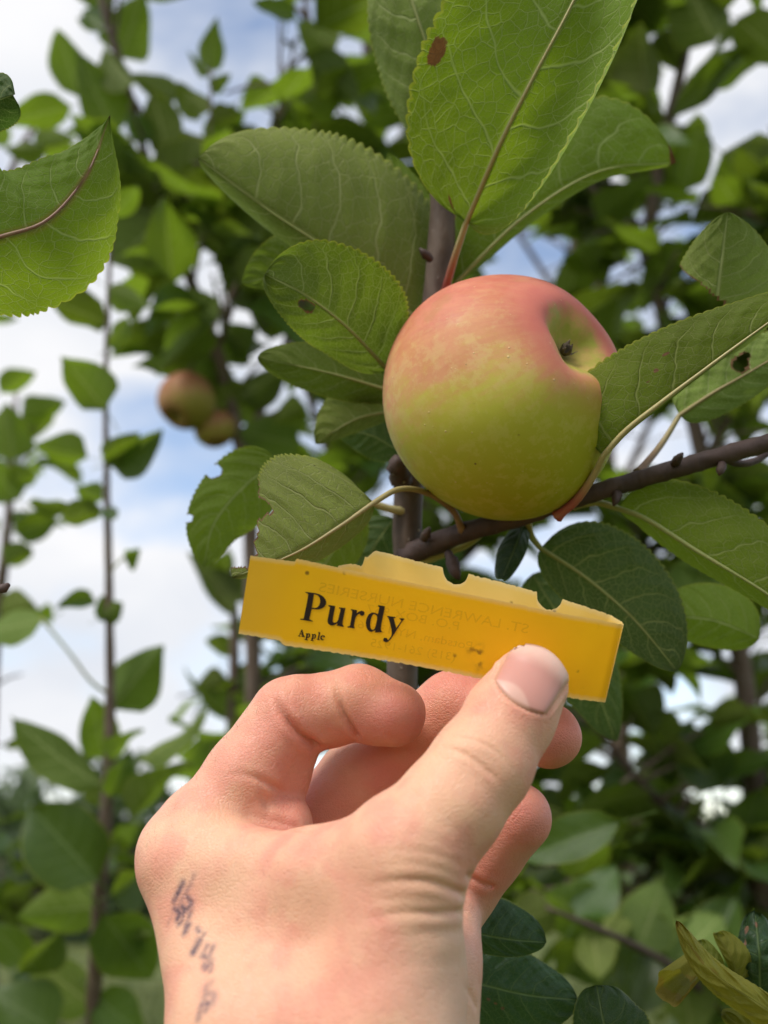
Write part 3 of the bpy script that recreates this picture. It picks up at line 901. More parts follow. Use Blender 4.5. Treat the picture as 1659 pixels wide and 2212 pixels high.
# long drooping leaf with its stalk on the far left
branch(t1, [(236, 1500, 900, 4), (200, 1475, 890, 3.5), (150, 1410, 880, 3), (105, 1355, 880, 3), (88, 1335, 880, 3)], 'twig', PETIOLE, 6, 16, 0.02, 22)
branch(t1, [(236, 1240, 900, 3), (252, 1218, 896, 2.6), (268, 1206, 892, 2.4)], 'twig', PETIOLE, 6, 8, 0.02, 23)
set_leaf(t1, 92, 1340, -40, 1370, 62, 880, 0, True, .6)

# ---- tree with the two small apples
t2 = tree('apple tree with two small apples on its dark leaning stem behind left', 560, 1150)
_, s2, _ = branch(t2, [(620, 4400, 1300, 26), (570, 2300, 1160, 22), (548, 1500, 1150, 18), (532, 1020, 1150, 16), (508, 920, 1150, 15), (470, 760, 1150, 13), (380, 530, 1150, 11), (322, 370, 1150, 10),
                       (282, 210, 1150, 9), (225, 20, 1150, 8), (190, -220, 1160, 6)], 'trunk', BARK_FAR, 10, 140, 0.05, 31)
_, s2b, _ = branch(t2, [(525, 980, 1150, 10), (590, 820, 1170, 9), (650, 640, 1180, 8), (690, 420, 1190, 7), (690, 200, 1190, 6), (640, -100, 1190, 5)], 'branch', BARK_FAR, 8, 60, 0.05, 32)
_, s2c, _ = branch(t2, [(470, 760, 1150, 7), (520, 600, 1130, 6), (560, 440, 1120, 5), (600, 250, 1120, 4), (640, 80, 1120, 3)], 'branch', BARK_FAR, 7, 40, 0.05, 33)
for p, q in (((403, 810, 1125), (430, 770, 1140)), ((466, 888, 1142), (488, 850, 1148))):
    branch(t2, [(*p, 2.2), ((p[0] + q[0]) / 2, (p[1] + q[1]) / 2 - 6, p[2] + 8, 2.2), (*q, 2.4)], 'fruit_stalk', BARK_FAR, 6, 8, 0.0, 34)
T2 = [(455, 800, 300, 778, 70, 1, .5), (470, 780, 372, 712, 60, 1, .3), (500, 880, 470, 780, 70, 1, .4), (530, 960, 660, 900, 70, 1, .4), (540, 1000, 640, 1040, 60, 0, .4), (520, 860, 620, 800, 70, 1, .3),
      (260, 125, 314, -22, 96, 1, .1), (236, 70, 166, 8, 62, 0, .3), (172, 210, 122, 62, 70, 1, .3), (250, 292, 161, 106, 94, 1, .2), (226, 100, 292, 214, 66, 1, .4), (374, 218, 296, 164, 56, 1, .2), (364, 338, 333, 196, 74, 1, .3),
      (430, 260, 384, 182, 46, 1, .3), (156, 229, -6, 272, 62, 1, .4), (99, 312, 8, 332, 42, 1, .5), (360, 458, 238, 584, 118, 1, .1), (378, 520, 300, 624, 96, 0, .2), (322, 330, 238, 440, 88, 1, .2), (525, 420, 436, 522, 100, 1, .2),
      (470, 690, 358, 632, 70, 1, .3), (476, 832, 552, 912, 78, 1, .2), (500, 850, 430, 800, 64, 1, .2), (490, 800, 400, 806, 50, 1, .3), (650, 962, 514, 930, 88, 1, .2), (662, 880, 590, 908, 56, 1, .3), (560, 640, 480, 560, 84, 1, .2), (420, 420, 350, 330, 84, 1, .2), (480, 480, 400, 400, 76, 0, .3),
      (330, 400, 270, 330, 60, 1, .3), (540, 760, 470, 700, 70, 1, .3), (600, 700, 520, 620, 80, 1, .2), (330, 300, 270, 250, 50, 0, .4), (560, 330, 480, 270, 70, 1, .3), (560, 560, 640, 480, 70, 1, .3)]
for x0, y0, x1, y1, w, und, rl in T2:
    set_leaf(t2, x0, y0, x1, y1, w, 1140 + random.uniform(-40, 40), random.uniform(-40, 40), bool(und), rl if random.random() < .5 else -rl)
# an upright shoot against the sky
_, su, _ = branch(t2, [(470, 520, 1150, 5), (455, 400, 1120, 4), (455, 260, 1100, 3.4), (456, 150, 1100, 3)], 'branch', BARK_FAR, 6, 24, 0.03, 35)
for a in ((744, 208, 582, 177, 99, 1, .2), (722, 112, 640, 40, 70, 1, .3), (640, 40, 545, 8, 40, 0, .6), (455, 155, 462, 45, 50, 1, .2), (452, 165, 405, 115, 18, 1, .4), (458, 200, 500, 160, 30, 1, .4), (456, 240, 400, 200, 40, 1, .5), (458, 270, 520, 240, 44, 1, .5), (455, 330, 390, 290, 50, 1, .4), (458, 350, 520, 300, 50, 0, .4)):
    set_leaf(t2, *a[:5], 1100, 0, bool(a[5]), a[6])
notsky = lambda x, y: not (x < 640 and 760 < y < 1500) and not (350 < x < 560 and y < 190) and not (x < 110 and y < 560)
spurs(t2, s2, 34, (0.04, 0.11), (3, 5), lo=0.58, hi=1.0, clip=notsky)
spurs(t2, s2b, 28, (0.04, 0.11), (4, 6), clip=notsky)
spurs(t2, s2c, 22, (0.04, 0.10), (4, 6), clip=notsky)

# ---- tree right behind: trunk at the right edge, leader rising through the upper right
t3 = tree('bushy apple tree with a grey stem rising behind the apple to the right', 1650, 1150)
_, s3, _ = branch(t3, [(1700, 4600, 1320, 34), (1655, 2300, 1170, 29), (1642, 1900, 1150, 27), (1610, 1500, 1150, 22), (1520, 1000, 1150, 18), (1405, 540, 1150, 15), (1430, 330, 1150, 14), (1465, 180, 1150, 12), (1490, 60, 1150, 10),
                       (1510, -240, 1160, 7)], 'trunk', BARK_FAR, 10, 140, 0.05, 41)
_, s3b, _ = branch(t3, [(1640, 1880, 1150, 12), (1540, 1800, 1120, 11), (1430, 1735, 1090, 10), (1340, 1640, 1070, 8), (1265, 1520, 1060, 7), (1240, 1420, 1060, 4)], 'branch', BARK_DARK, 8, 50, 0.05, 42)
_, s3c, _ = branch(t3, [(1590, 1400, 1150, 9), (1450, 1250, 1170, 8), (1330, 1080, 1190, 7), (1220, 950, 1200, 5)], 'branch', BARK_FAR, 8, 40, 0.05, 43)
_, s3d, _ = branch(t3, [(1405, 560, 1150, 8), (1300, 430, 1180, 7), (1180, 300, 1200, 6), (1080, 120, 1220, 4)], 'branch', BARK_FAR, 8, 40, 0.05, 44)
_, s3e, _ = branch(t3, [(1520, 1000, 1150, 9), (1620, 800, 1130, 8), (1680, 560, 1120, 7), (1700, 300, 1120, 5)], 'branch', BARK_FAR, 8, 40, 0.05, 45)
_, s3f, _ = branch(t3, [(1640, 2000, 1150, 9), (1500, 1960, 1130, 8), (1330, 1950, 1110, 6), (1180, 1930, 1100, 4)], 'branch', BARK_FAR, 8, 40, 0.05, 46)
gap = lambda x, y: not (1560 < x < 1659 and 160 < y < 300) and not (1100 < x < 1200 and 510 < y < 620) and not (1290 < x < 1370 and 370 < y < 440)
for s_, c_, l_, h_ in ((s3, 48, 0.36, 1.0), (s3b, 22, 0, 1), (s3c, 22, 0, 1), (s3d, 30, 0, 1), (s3e, 26, 0, 1), (s3f, 18, 0, 1)):
    spurs(t3, s_, c_, (0.04, 0.12), (4, 6), lo=l_, hi=h_, clip=gap)
for a in ((1450, 1350, 1560, 1180, 110, 1, .3), (1560, 330, 1690, 450, 130, 1, .2), (1545, 90, 1470, -60, 110, 1, .3), (1590, 40, 1700, 130, 90, 1, .2), (1400, 200, 1370, 60, 90, 1, .4),
          (1560, 1700, 1470, 1560, 110, 0, .2), (1600, 1830, 1640, 1700, 90, 0, .3), (1340, 1775, 1112, 1850, 82, 0, .2), (1620, 1930, 1500, 1900, 80, 0, .3)):
    set_leaf(t3, *a[:5], 1080 if a[0] != 1340 else 560, 0, bool(a[5]), a[6])

_, s3g, _ = branch(t3, [(1650, 2260, 1150, 12), (1560, 2180, 980, 11), (1440, 2080, 880, 9), (1300, 2010, 820, 7), (1180, 1960, 800, 4)], 'branch', BARK_DARK, 8, 40, 0.05, 47)
for a in ((1300, 2010, 1165, 1900, 118, 1, .2), (1310, 2015, 1210, 2120, 110, 0, .3), (1380, 2050, 1440, 1900, 112, 1, .3), (1400, 2060, 1360, 2190, 120, 0, .2), (1450, 2085, 1560, 1980, 110, 1, .3), (1470, 2100, 1500, 2220, 120, 1, .2),
          (1250, 1985, 1330, 1880, 90, 0, .4), (1540, 2160, 1620, 2060, 110, 0, .3), (1200, 1965, 1100, 1990, 80, 1, .4), (1350, 2035, 1250, 1950, 90, 1, .5), (1430, 2075, 1350, 1960, 100, 0, .2), (1560, 2180, 1480, 2060, 110, 1, .2),
          (1580, 2190, 1640, 2240, 110, 1, .3), (1500, 2120, 1590, 1930, 110, 0, .2), (1280, 2000, 1290, 2110, 80, 1, .4)):
    set_leaf(t3, *a[:5], 830 + (a[0] - 1200) * 0.35, random.uniform(-40, 40), bool(a[5]), a[6] * random.choice((-1, 1)))

# ---- tree further back in the middle, pale trunk behind the hand
t4 = tree('apple tree further back whose pale trunk shows between tag and fingers', 950, 1500)
_, s4, _ = branch(t4, [(1010, 4000, 1700, 46), (965, 2300, 1520, 44), (942, 1450, 1500, 40), (930, 1200, 1500, 30), (900, 900, 1520, 22), (840, 500, 1540, 16), (800, 200, 1560, 11), (780, -150, 1580, 7)], 'trunk', BARK_FAR, 10, 80, 0.05, 51)
_, s4b, _ = branch(t4, [(935, 1260, 1500, 14), (1050, 1150, 1540, 11), (1160, 900, 1580, 9), (1230, 600, 1600, 7), (1260, 300, 1620, 5)], 'branch', BARK_FAR, 8, 50, 0.05, 52)
_, s4c, _ = branch(t4, [(938, 1350, 1500, 14), (820, 1200, 1500, 11), (720, 1000, 1500, 9), (640, 760, 1500, 7), (600, 560, 1500, 5)], 'branch', BARK_FAR, 8, 50, 0.05, 53)
_, s4d, _ = branch(t4, [(950, 1700, 1500, 12), (1100, 1620, 1460, 10), (1260, 1560, 1430, 8), (1420, 1460, 1420, 6)], 'branch', BARK_FAR, 8, 40, 0.05, 54)
_, s4e, _ = branch(t4, [(960, 2000, 1510, 12), (1150, 1900, 1460, 10), (1300, 1850, 1430, 7), (1450, 1840, 1420, 5)], 'branch', BARK_FAR, 8, 40, 0.05, 55)
_, s4f, _ = branch(t4, [(945, 1500, 1500, 11), (760, 1420, 1440, 9), (600, 1480, 1400, 7), (500, 1560, 1390, 5)], 'branch', BARK_FAR, 8, 40, 0.05, 56)
for s_, c_, l_, h_ in ((s4, 40, 0.5, 1.0), (s4b, 34, 0, 1), (s4c, 30, 0, 1), (s4d, 12, 0, 1), (s4e, 16, 0, 1), (s4f, 16, 0, 1)):
    spurs(t4, s_, c_, (0.05, 0.15), (4, 6), (0.075, 0.11), lo=l_, hi=h_, clip=lambda x, y: gap(x, y) and notsky(x, y))

# ---- sapling behind the knuckles
t5 = tree('sapling with a pale upright stem just left of the knuckles', 495, 1300)
_, s5, _ = branch(t5, [(470, 4300, 1450, 20), (492, 2300, 1310, 17), (500, 1650, 1300, 14), (506, 1400, 1300, 12), (505, 1290, 1300, 8), (490, 1180, 1300, 4)], 'trunk', BARK_FAR, 9, 50, 0.05, 61)
for a in ((500, 1330, 410, 1190, 60, 1, .5), (508, 1380, 610, 1290, 66, 1, .4), (508, 1440, 600, 1470, 50, 0, .4), (500, 1470, 420, 1500, 40, 1, .7), (505, 1300, 560, 1230, 60, 1, .3), (500, 1560, 420, 1480, 46, 1, .5),
          (505, 1600, 570, 1540, 60, 1, .4), (498, 1640, 380, 1600, 56, 1, .6), (500, 1280, 440, 1230, 50, 0, .4), (500, 1420, 445, 1370, 40, 1, .4), (498, 1700, 400, 1680, 60, 1, .5), (500, 1760, 440, 1850, 60, 1, .3), (500, 1250, 480, 1190, 44, 1, .3)):
    set_leaf(t5, *a[:5], 1290 + random.uniform(-30, 30), random.uniform(-40, 40), bool(a[5]), a[6] * random.choice((-1, 1)))

# ---- trees of the next row
t6 = tree('apple tree in the next row, seen small behind the leaves at far right', 1350, 2600)
_, s6, _ = branch(t6, [(1370, 2900, 2700, 26), (1350, 1900, 2600, 24), (1330, 1300, 2600, 18), (1300, 700, 2600, 12), (1280, 100, 2600, 6)], 'trunk', BARK_FAR, 8, 60, 0.05, 71)
s6l = [branch(t6, p, 'branch', BARK_FAR, 7, 40, 0.05, 72 + i)[1] for i, p in enumerate((
    [(1340, 1500, 2600, 9), (1480, 1300, 2550, 7), (1620, 1000, 2500, 4)], [(1340, 1650, 2600, 9), (1200, 1550, 2650, 7), (1080, 1400, 2700, 4)], [(1320, 1100, 2600, 9), (1430, 850, 2650, 7), (1540, 560, 2700, 4)],
    [(1345, 1800, 2600, 9), (1480, 1700, 2550, 7), (1640, 1600, 2500, 4)], [(1310, 850, 2600, 8), (1180, 600, 2600, 6), (1060, 420, 2600, 4)], [(1350, 1950, 2600, 8), (1220, 1880, 2550, 6), (1100, 1850, 2500, 4)]))]
for s_ in [s6] + s6l:
    spurs(t6, s_, 13, (0.08, 0.24), (3, 6), (0.08, 0.115), lo=0.12, clip=gap)
t7 = tree('apple tree in the next row, half hidden at the left edge of the view', 20, 1500)
_, s7, _ = branch(t7, [(-40, 3800, 1600, 24), (-30, 2300, 1500, 20), (-20, 1500, 1500, 15), (20, 1100, 1500, 9), (35, 850, 1500, 4)], 'trunk', BARK_FAR, 8, 50, 0.05, 81)
for a in ((0, 850, 74, 784, 48, 1, .4), (46, 902, 142, 870, 58, 1, .3), (30, 995, 16, 868, 90, 1, .2), (40, 1080, -20, 1010, 70, 1, .3), (30, 1150, 120, 1130, 50, 0, .4), (10, 1220, 70, 1180, 50, 1, .4), (0, 1330, 90, 1300, 60, 1, .4), (20, 1040, 90, 1010, 50, 1, .4)):
    set_leaf(t7, *a[:5], 1300, 0, bool(a[5]), a[6])
spurs(t7, s7, 22, (0.02, 0.06), (3, 5), (0.055, 0.08), lo=0.45, hi=1.0, clip=lambda x, y: x < 110)
_, s7b, _ = branch(t7, [(-25, 2000, 1500, 10), (120, 1900, 1550, 7), (260, 1880, 1600, 4)], 'branch', BARK_FAR, 7, 30, 0.05, 82)
spurs(t7, s7b, 10, (0.04, 0.10), (3, 5), (0.055, 0.08))
t8 = tree('apple tree behind the near one, topmost leaves against the sky at upper left', 80, 1700)
_, s8, _ = branch(t8, [(-60, 3600, 1800, 24), (-20, 2300, 1720, 20), (-60, 1200, 1700, 14), (-30, 600, 1700, 10), (40, 330, 1700, 7), (90, 250, 1700, 5)], 'trunk', BARK_FAR, 8, 50, 0.05, 91)
spurs(t8, s8, 8, (0.03, 0.08), (3, 4), (0.06, 0.085), lo=0.75, hi=1.0)

# ------------------------------------------------------------------ apple
def apple_material(name, far=False):
    n = N(name)
    o = n.obj()
    up = n.attr('up')             # height on the fruit, -1..1: the sunny side is blushed
    ax = n.attr('axis')           # 1 at the calyx
    rad = n.attr('basin')         # 0 in the middle of the calyx basin, 1 at its rim
    big = n.noise(o, 26, 3, 0.55)
    fine = n.noise(o, 170, 4, 0.65)
    ground_c = n.mix(n.ramp(up, -0.9, 0.25), (0.36, 0.37, 0.018), (0.50, 0.47, 0.07))
    ground_c = n.mix(n.ramp(big, 0.35, 0.7, 0, 0.55), ground_c, (0.42, 0.42, 0.03))
    suv = n.sep(n.uv())
    sv = n.comb(n.math('MULTIPLY', n.math('COSINE', suv[0]), 3.6), n.math('MULTIPLY', n.math('SINE', suv[0]), 3.6), n.math('MULTIPLY', suv[1], 0.55))
    streak = n.noise(sv, 2.6, 5, 0.68)
    f = n.math('ADD', up, n.math('MULTIPLY', n.math('SUBTRACT', big, 0.5), 0.85))
    f = n.math('ADD', f, n.math('MULTIPLY', n.math('SUBTRACT', streak, 0.5), 0.75))
    f = n.math('ADD', f, n.math('MULTIPLY', n.math('SUBTRACT', fine, 0.5), 0.62))
    f = n.math('ADD', f, n.math('MULTIPLY', n.math('POWER', n.math('MAXIMUM', ax, 0.0), 5.0), 0.45))
    b1 = n.ramp(f, -0.34, 0.34)
    b2 = n.ramp(f, 0.12, 0.85)
    red_c = n.mix(n.ramp(fine, 0.3, 0.7), (0.55, 0.225, 0.11), (0.60, 0.29, 0.145))
    deep = n.mix(n.ramp(fine, 0.35, 0.7), (0.46, 0.11, 0.085), (0.54, 0.175, 0.12))
    mott = n.noise(o, 210, 4, 0.72)
    red_c = n.mix(n.ramp(mott, 0.45, 0.60, 0, 0.62), red_c, (0.60, 0.40, 0.17))
    ground_c = n.mix(n.ramp(mott, 0.46, 0.62, 0, 0.5), ground_c, (0.50, 0.46, 0.10))
    c = n.mix(n.math('MULTIPLY', b1, 0.92), ground_c, red_c)
    c = n.mix(n.math('MULTIPLY', b2, 0.85), c, deep)
    # rosy rim and green russet hollow round the calyx
    rim = n.math('MULTIPLY', n.ramp(rad, 0.55, 0.95), n.ramp(rad, 1.9, 1.05))
    c = n.mix(n.math('MULTIPLY', rim, n.ramp(big, 0.3, 0.7, 0.35, 0.9)), c, (0.52, 0.14, 0.11))
    hol = n.ramp(n.math('ADD', rad, n.math('MULTIPLY', n.math('SUBTRACT', fine, 0.5), 0.5)), 1.0, 0.6)
    c = n.mix(hol, c, n.mix(n.ramp(fine, 0.35, 0.65), (0.30, 0.30, 0.035), (0.42, 0.30, 0.08)))
    c = n.mix(n.ramp(rad, 0.34, 0.1, 0, 0.8), c, (0.19, 0.155, 0.035))
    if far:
        c = n.mix(0.55, c, (0.20, 0.115, 0.05))  # shade on the distant apples, mixed into the skin as dull russet brown
    # lenticels and small blemishes
    v1 = n.voro(o, 330, 'F1')
    len1 = n.math('MULTIPLY', n.ramp(v1, 0.15, 0.06), n.ramp(n.noise(o, 200, 1), 0.50, 0.66))
    c = n.mix(n.math('MULTIPLY', len1, 0.55), c, (0.64, 0.50, 0.26))
    dk = n.math('MULTIPLY', n.ramp(n.voro(o, 150, 'F1'), 0.075, 0.03), n.ramp(n.noise(o, 70, 1), 0.50, 0.60))
    c = n.mix(n.math('MULTIPLY', dk, 0.85), c, (0.13, 0.085, 0.03))
    sm = n.ramp(n.noise(o, 60, 3, 0.6), 0.60, 0.74)
    c = n.mix(n.math('MULTIPLY', sm, 0.38), c, (0.36, 0.19, 0.06))
    h = n.math('ADD', n.math('MULTIPLY', len1, 0.8), n.math('MULTIPLY', mott, 0.5))
    nb = n.bump(h, 0.42, 0.0005)
    return n.finish(n.principled(c, n.ramp(fine, 0.3, 0.7, 0.50, 0.66), nb, 0.26, **{
        'Subsurface Weight': 0.10, 'Subsurface Scale': 0.004, 'Subsurface Radius': (1.0, 0.6, 0.15), 'Coat Weight': 0.0}))
APPLE = apple_material('apple_skin')
APPLE_FAR = apple_material('apple_skin_russet_shaded', True)
def dry_material():
    n = N('dry_calyx')
    c = n.mix(n.noise(n.obj(), 700, 3), (0.055, 0.035, 0.025), (0.20, 0.16, 0.12))
    return n.finish(n.principled(c, 0.8, n.bump(n.noise(n.obj(), 900, 2), 0.6, 0.0006), 0.2))
DRY = dry_material()

def apple(name, centre, R, axis, label, group=None, nu=150, nt=180, seed=0, lobes=1.0, squash=1.0):
    """centre in camera space mm, axis = camera space direction of the calyx end"""
    c = np.asarray(centre, float)
    a = np.asarray(axis, float)
    a /= np.linalg.norm(a)
    e1 = np.cross(a, (0, 1, 0.2)); e1 /= np.linalg.norm(e1)
    e2 = np.cross(a, e1)
    u = (np.linspace(0.0, 1, nu) ** 1.0) * np.pi
    th = np.linspace(0, 2 * np.pi, nt, endpoint=False)
    U, TH = np.meshgrid(u, th, indexing='ij')
    x = np.sin(U)
    x = x * (1 + 0.05 * np.sin(U) ** 2)
    y = np.cos(U) * squash
    y = np.where(y > 0, y * 0.98, y)
    lob = 1 + lobes * (0.022 * np.cos(5 * TH + 0.8) * np.clip(np.cos(U), 0, 1) + 0.018 * np.cos(2 * TH + 1.9) + 0.012 * np.cos(3 * TH + 0.4 + U))
    rr = x / (1 + 0.07 * lobes * np.cos(5 * TH + 1.6) * np.exp(-(x / 0.33) ** 2))
    basin = np.exp(-(rr / 0.285) ** 2.2)
    y = y - np.where(U < np.pi / 2, 0.31 * basin, 0) + np.where(U > np.pi / 2, 0.42 * np.exp(-(x / 0.22) ** 2), 0)
    P = c + R * ((x * lob * np.cos(TH))[..., None] * e1 + (x * lob * np.sin(TH))[..., None] * e2 + y[..., None] * a)
    V = P.reshape(-1, 3)
    idx = np.arange(nu * nt).reshape(nu, nt)
    f = np.stack((idx[:-1], np.roll(idx[:-1], -1, 1), np.roll(idx[1:], -1, 1), idx[1:]), -1).reshape(-1, 4)
    cent = V.mean(0)
    q = f[nt * (nu // 2)]
    if np.cross(V[q[1]] - V[q[0]], V[q[3]] - V[q[0]]) @ (V[q[0]] - c) > 0:
        f = f[:, ::-1]
    wv = c2w(V)
    cw = c2w(c)
    upv = (V - c) @ np.array((-0.28, 0.93, 0.08)) / R
    root = thing(name, cw, label, 'apple', group)
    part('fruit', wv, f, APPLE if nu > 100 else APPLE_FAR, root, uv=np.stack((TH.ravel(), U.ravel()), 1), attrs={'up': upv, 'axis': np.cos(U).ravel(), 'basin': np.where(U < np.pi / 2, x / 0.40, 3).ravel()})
    # dry sepals in the hollow
    rg = np.random.default_rng(seed)
    bottom = c + a * R * (squash * 0.98 - 0.31 + 0.02)
    SV, SF = [], []
    for k in range(7):
        an = 2 * np.pi * k / 7 + rg.uniform(-0.3, 0.3)
        d = math.cos(an) * e1 + math.sin(an) * e2
        tn = np.cross(a, d)
        ln, wd = R * rg.uniform(0.075, 0.125), R * rg.uniform(0.022, 0.034)
        p = [bottom + d * R * 0.02, bottom + d * R * 0.05 + a * ln * 0.5, bottom + d * R * rg.uniform(0.0, 0.09) + a * ln + tn * ln * rg.uniform(-0.4, 0.4)]
        b0 = len(SV)
        for q_, w_ in zip(p, (wd, wd * 0.9, wd * 0.12)):
            SV += [q_ - tn * w_, q_ + tn * w_, q_ + d * w_ * 0.35]
        for i in range(2):
            o_ = b0 + 3 * i
            SF += [[o_, o_ + 1, o_ + 4, o_ + 3], [o_ + 1, o_ + 2, o_ + 5, o_ + 4], [o_ + 2, o_, o_ + 3, o_ + 5]]
        SF += [[b0 + 6, b0 + 7, b0 + 8]]
    part('calyx', c2w(np.array(SV)), SF, DRY, root, smooth=False)
    st = [c - a * R * (squash - 0.46), c - a * R * 0.85, c - a * R * 1.12 + e2 * R * 0.08]
    v, ff = tube(c2w(spline(np.array(st), 10)), np.full(10, 0.0014), 7)
    part('stalk', v, ff, BARK_DARK, root)
    return root

apple('apple', cs(1088, 857, 312), 37.0, (0.60, 0.43, -0.675), 'large green apple with an orange red blush hanging beside the branch', seed=3)
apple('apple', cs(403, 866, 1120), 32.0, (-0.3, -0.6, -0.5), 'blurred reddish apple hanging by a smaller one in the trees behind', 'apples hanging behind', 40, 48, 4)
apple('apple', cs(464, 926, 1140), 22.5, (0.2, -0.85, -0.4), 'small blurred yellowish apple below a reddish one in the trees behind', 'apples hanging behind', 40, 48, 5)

# ------------------------------------------------------------------ paper tag
def tag_material():
    n = N('tag_paper')
    o = n.obj()
    uv = n.sep(n.uv())
    back = n.new('NewGeometry').outputs['Backfacing']
    c = n.mix(n.ramp(n.noise(o, 60, 3), 0.35, 0.7), (0.90, 0.51, 0.006), (0.87, 0.475, 0.008))
    c = n.mix(n.ramp(uv[0], 0.0, 0.16, 0.55, 0.0), c, (0.72, 0.41, 0.035))
    inner = n.mix(n.ramp(n.noise(o, 80, 3), 0.35, 0.7), (0.82, 0.56, 0.13), (0.78, 0.52, 0.10))
    c = n.mix(back, c, inner)
    d = n.math('MULTIPLY', n.ramp(n.voro(o, 130, 'F1'), 0.10, 0.04), n.ramp(n.noise(o, 90, 2), 0.50, 0.60))
    d2 = n.math('MULTIPLY', n.ramp(n.noise(o, 620, 3, 0.7), 0.60, 0.72), n.ramp(n.noise(o, 30, 1), 0.55, 0.68))
    c = n.mix(n.math('MULTIPLY', d, 0.8), c, (0.10, 0.05, 0.01))
    c = n.mix(n.math('MULTIPLY', d2, 0.35), c, (0.40, 0.20, 0.02))
    c = n.mix(n.math('MULTIPLY', n.attr('smear'), n.ramp(n.noise(o, 500, 3), 0.4, 0.62)), c, (0.16, 0.08, 0.01))
    edge = n.attr('edge')
    c = n.mix(n.math('MULTIPLY', edge, 0.55), c, (0.80, 0.66, 0.36))
    nb = n.bump(n.noise(o, 500, 4, 0.6), 0.12, 0.0004)
    nb = n.bump(n.noise(o, 45, 2), 0.25, 0.0012, nb)
    pr = n.principled(c, 0.46, nb, 0.38)
    tr = n.new('BsdfTranslucent')
    n.put(tr.inputs['Color'], n.mix(back, c, c))
    return n.finish(n.addmix(0.30, pr, tr.outputs[0]))
TAG = tag_material()
def ink_material(name, col, cover):
    n = N(name)
    tr = n.new('BsdfTransparent')
    wear = n.ramp(n.noise(n.obj(), 900, 3, 0.6), 0.18, 0.34, cover * 0.35, cover)
    pr = n.principled(col, 0.55, None, 0.3)
    return n.finish(n.addmix(wear, tr.outputs[0], pr))
INK = ink_material('printed_ink', (0.018, 0.009, 0.005), 1.0)
INK_FAINT = ink_material('print_showing_through', (0.40, 0.22, 0.010), 0.17)

def tag_z(x, y):
    return 251.0 + (x - 520) * 0.0022 + 0.5 * np.sin((x - 520) / 780 * 3.1)

front_top = [(541, 1200), (634, 1212.5), (636, 1213), (642, 1206), (645, 1207), (760, 1232), (900, 1261), (1010, 1283), (1120, 1305), (1220, 1326), (1290, 1338)]
front_bot = [(515, 1370), (602, 1384), (604, 1385), (611, 1394), (614, 1395), (730, 1412), (870, 1434), (985, 1456), (1095, 1480), (1195, 1502), (1252, 1512)]
stations = []          # top x, y, z, bottom x, y, z
for (tx, ty), (bx, by) in zip(front_top, front_bot):
    stations.append((tx, ty, tag_z(tx, ty), bx, by, tag_z(bx, by)))
n_front = len(stations)
stations += [(1336, 1347, 252.9, 1296, 1517, 252.9), (1345, 1348.5, 253.4, 1305, 1518, 253.4), (1348, 1349, 255.6, 1308, 1518, 255.4), (1343, 1342, 258.8, 1303, 1514, 258.0),
             (1318, 1327, 261.0, 1280, 1502, 258.6), (1211, 1292, 262.4, 1180, 1470, 256.4), (1110, 1264, 262.4, 1085, 1440, 256.0), (1015, 1239, 262.4, 990, 1414, 256.4),
             (920, 1216, 262.2, 898, 1388, 257.0), (830, 1193, 262.0, 808, 1362, 258), (790, 1183, 261.6, 768, 1352, 258), (735, 1172, 258.8, 716, 1340, 257)]
S = np.array(stations, float)
seg = np.concatenate(([0], np.cumsum(np.hypot(np.diff(S[:, 0]), np.diff(S[:, 1])) + np.abs(np.diff(S[:, 2])) * 8)))
NCOL, NROW = 460, 16
uu_ = np.linspace(0, seg[-1], NCOL)
def catm(col):
    # piecewise linear with a light smoothing on the folded end
    v = np.interp(uu_, seg, S[:, col])
    k = np.array((1, 2, 3, 2, 1.0)) / 9
    sm = np.convolve(np.pad(v, 2, 'edge'), k, 'valid')
    w = np.clip((uu_ - seg[n_front - 2]) / 30, 0, 1)
    return v * (1 - w) + sm * w
C6 = [catm(i) for i in range(6)]
rgt = np.random.default_rng(12)
drop = np.zeros(NCOL)
isb = uu_ > seg[n_front + 3]
for cx_, r_ in ((985, 27), (1187, 27)):
    dx = np.abs(C6[0] - cx_)
    m = isb & (dx < r_)
    drop[m] = np.maximum(drop[m], (np.sqrt(np.maximum(r_ ** 2 - dx[m] ** 2, 0)) + 3) / 176)
m = isb & (C6[0] < 812)
drop[m] = np.maximum(drop[m], np.interp(C6[0][m], (735, 762, 788, 790, 797, 806, 812), (0.30, 0.235, 0.235, 0.11, 0.105, 0.03, 0.0)))
drop += np.where(isb, 0.006 * np.abs(rgt.standard_normal(NCOL)), 0.004 * np.abs(rgt.standard_normal(NCOL)))
low_j = 0.004 * np.abs(rgt.standard_normal(NCOL)) + 0.004 * (np.arange(NCOL) % 6 < 3)
TP = csa(np.stack(C6[:3], 1))
BP = csa(np.stack(C6[3:], 1))
V, UV, ed = [], [], []
for r in range(NROW):
    v = r / (NROW - 1)
    vv_ = low_j + (1 - drop - low_j) * v
    P = BP + (TP - BP) * vv_[:, None]
    # the back strip is a little crumpled
    cr = np.where(isb & (C6[0] < 960), 1.0 * np.sin(C6[0] * 0.055 + 5 * vv_) * np.clip((960 - C6[0]) / 120, 0, 1) * vv_, 0)
    P = P.copy(); P[:, 2] += cr
    V.append(P)
    UV.append(np.stack((uu_ / seg[-1] * 2, vv_), 1))
    ed.append(np.full(NCOL, 1.0 if r in (0, NROW - 1) else 0.0))
V, UV, ed = np.vstack(V), np.vstack(UV), np.concatenate(ed)
smear = np.exp(-((V[:, 0] - cs(1037, 1420, 252)[0]) / 1.0) ** 2 - ((V[:, 1] - cs(1037, 1422, 252)[1]) / 2.6) ** 2) * np.tile(~isb, NROW)
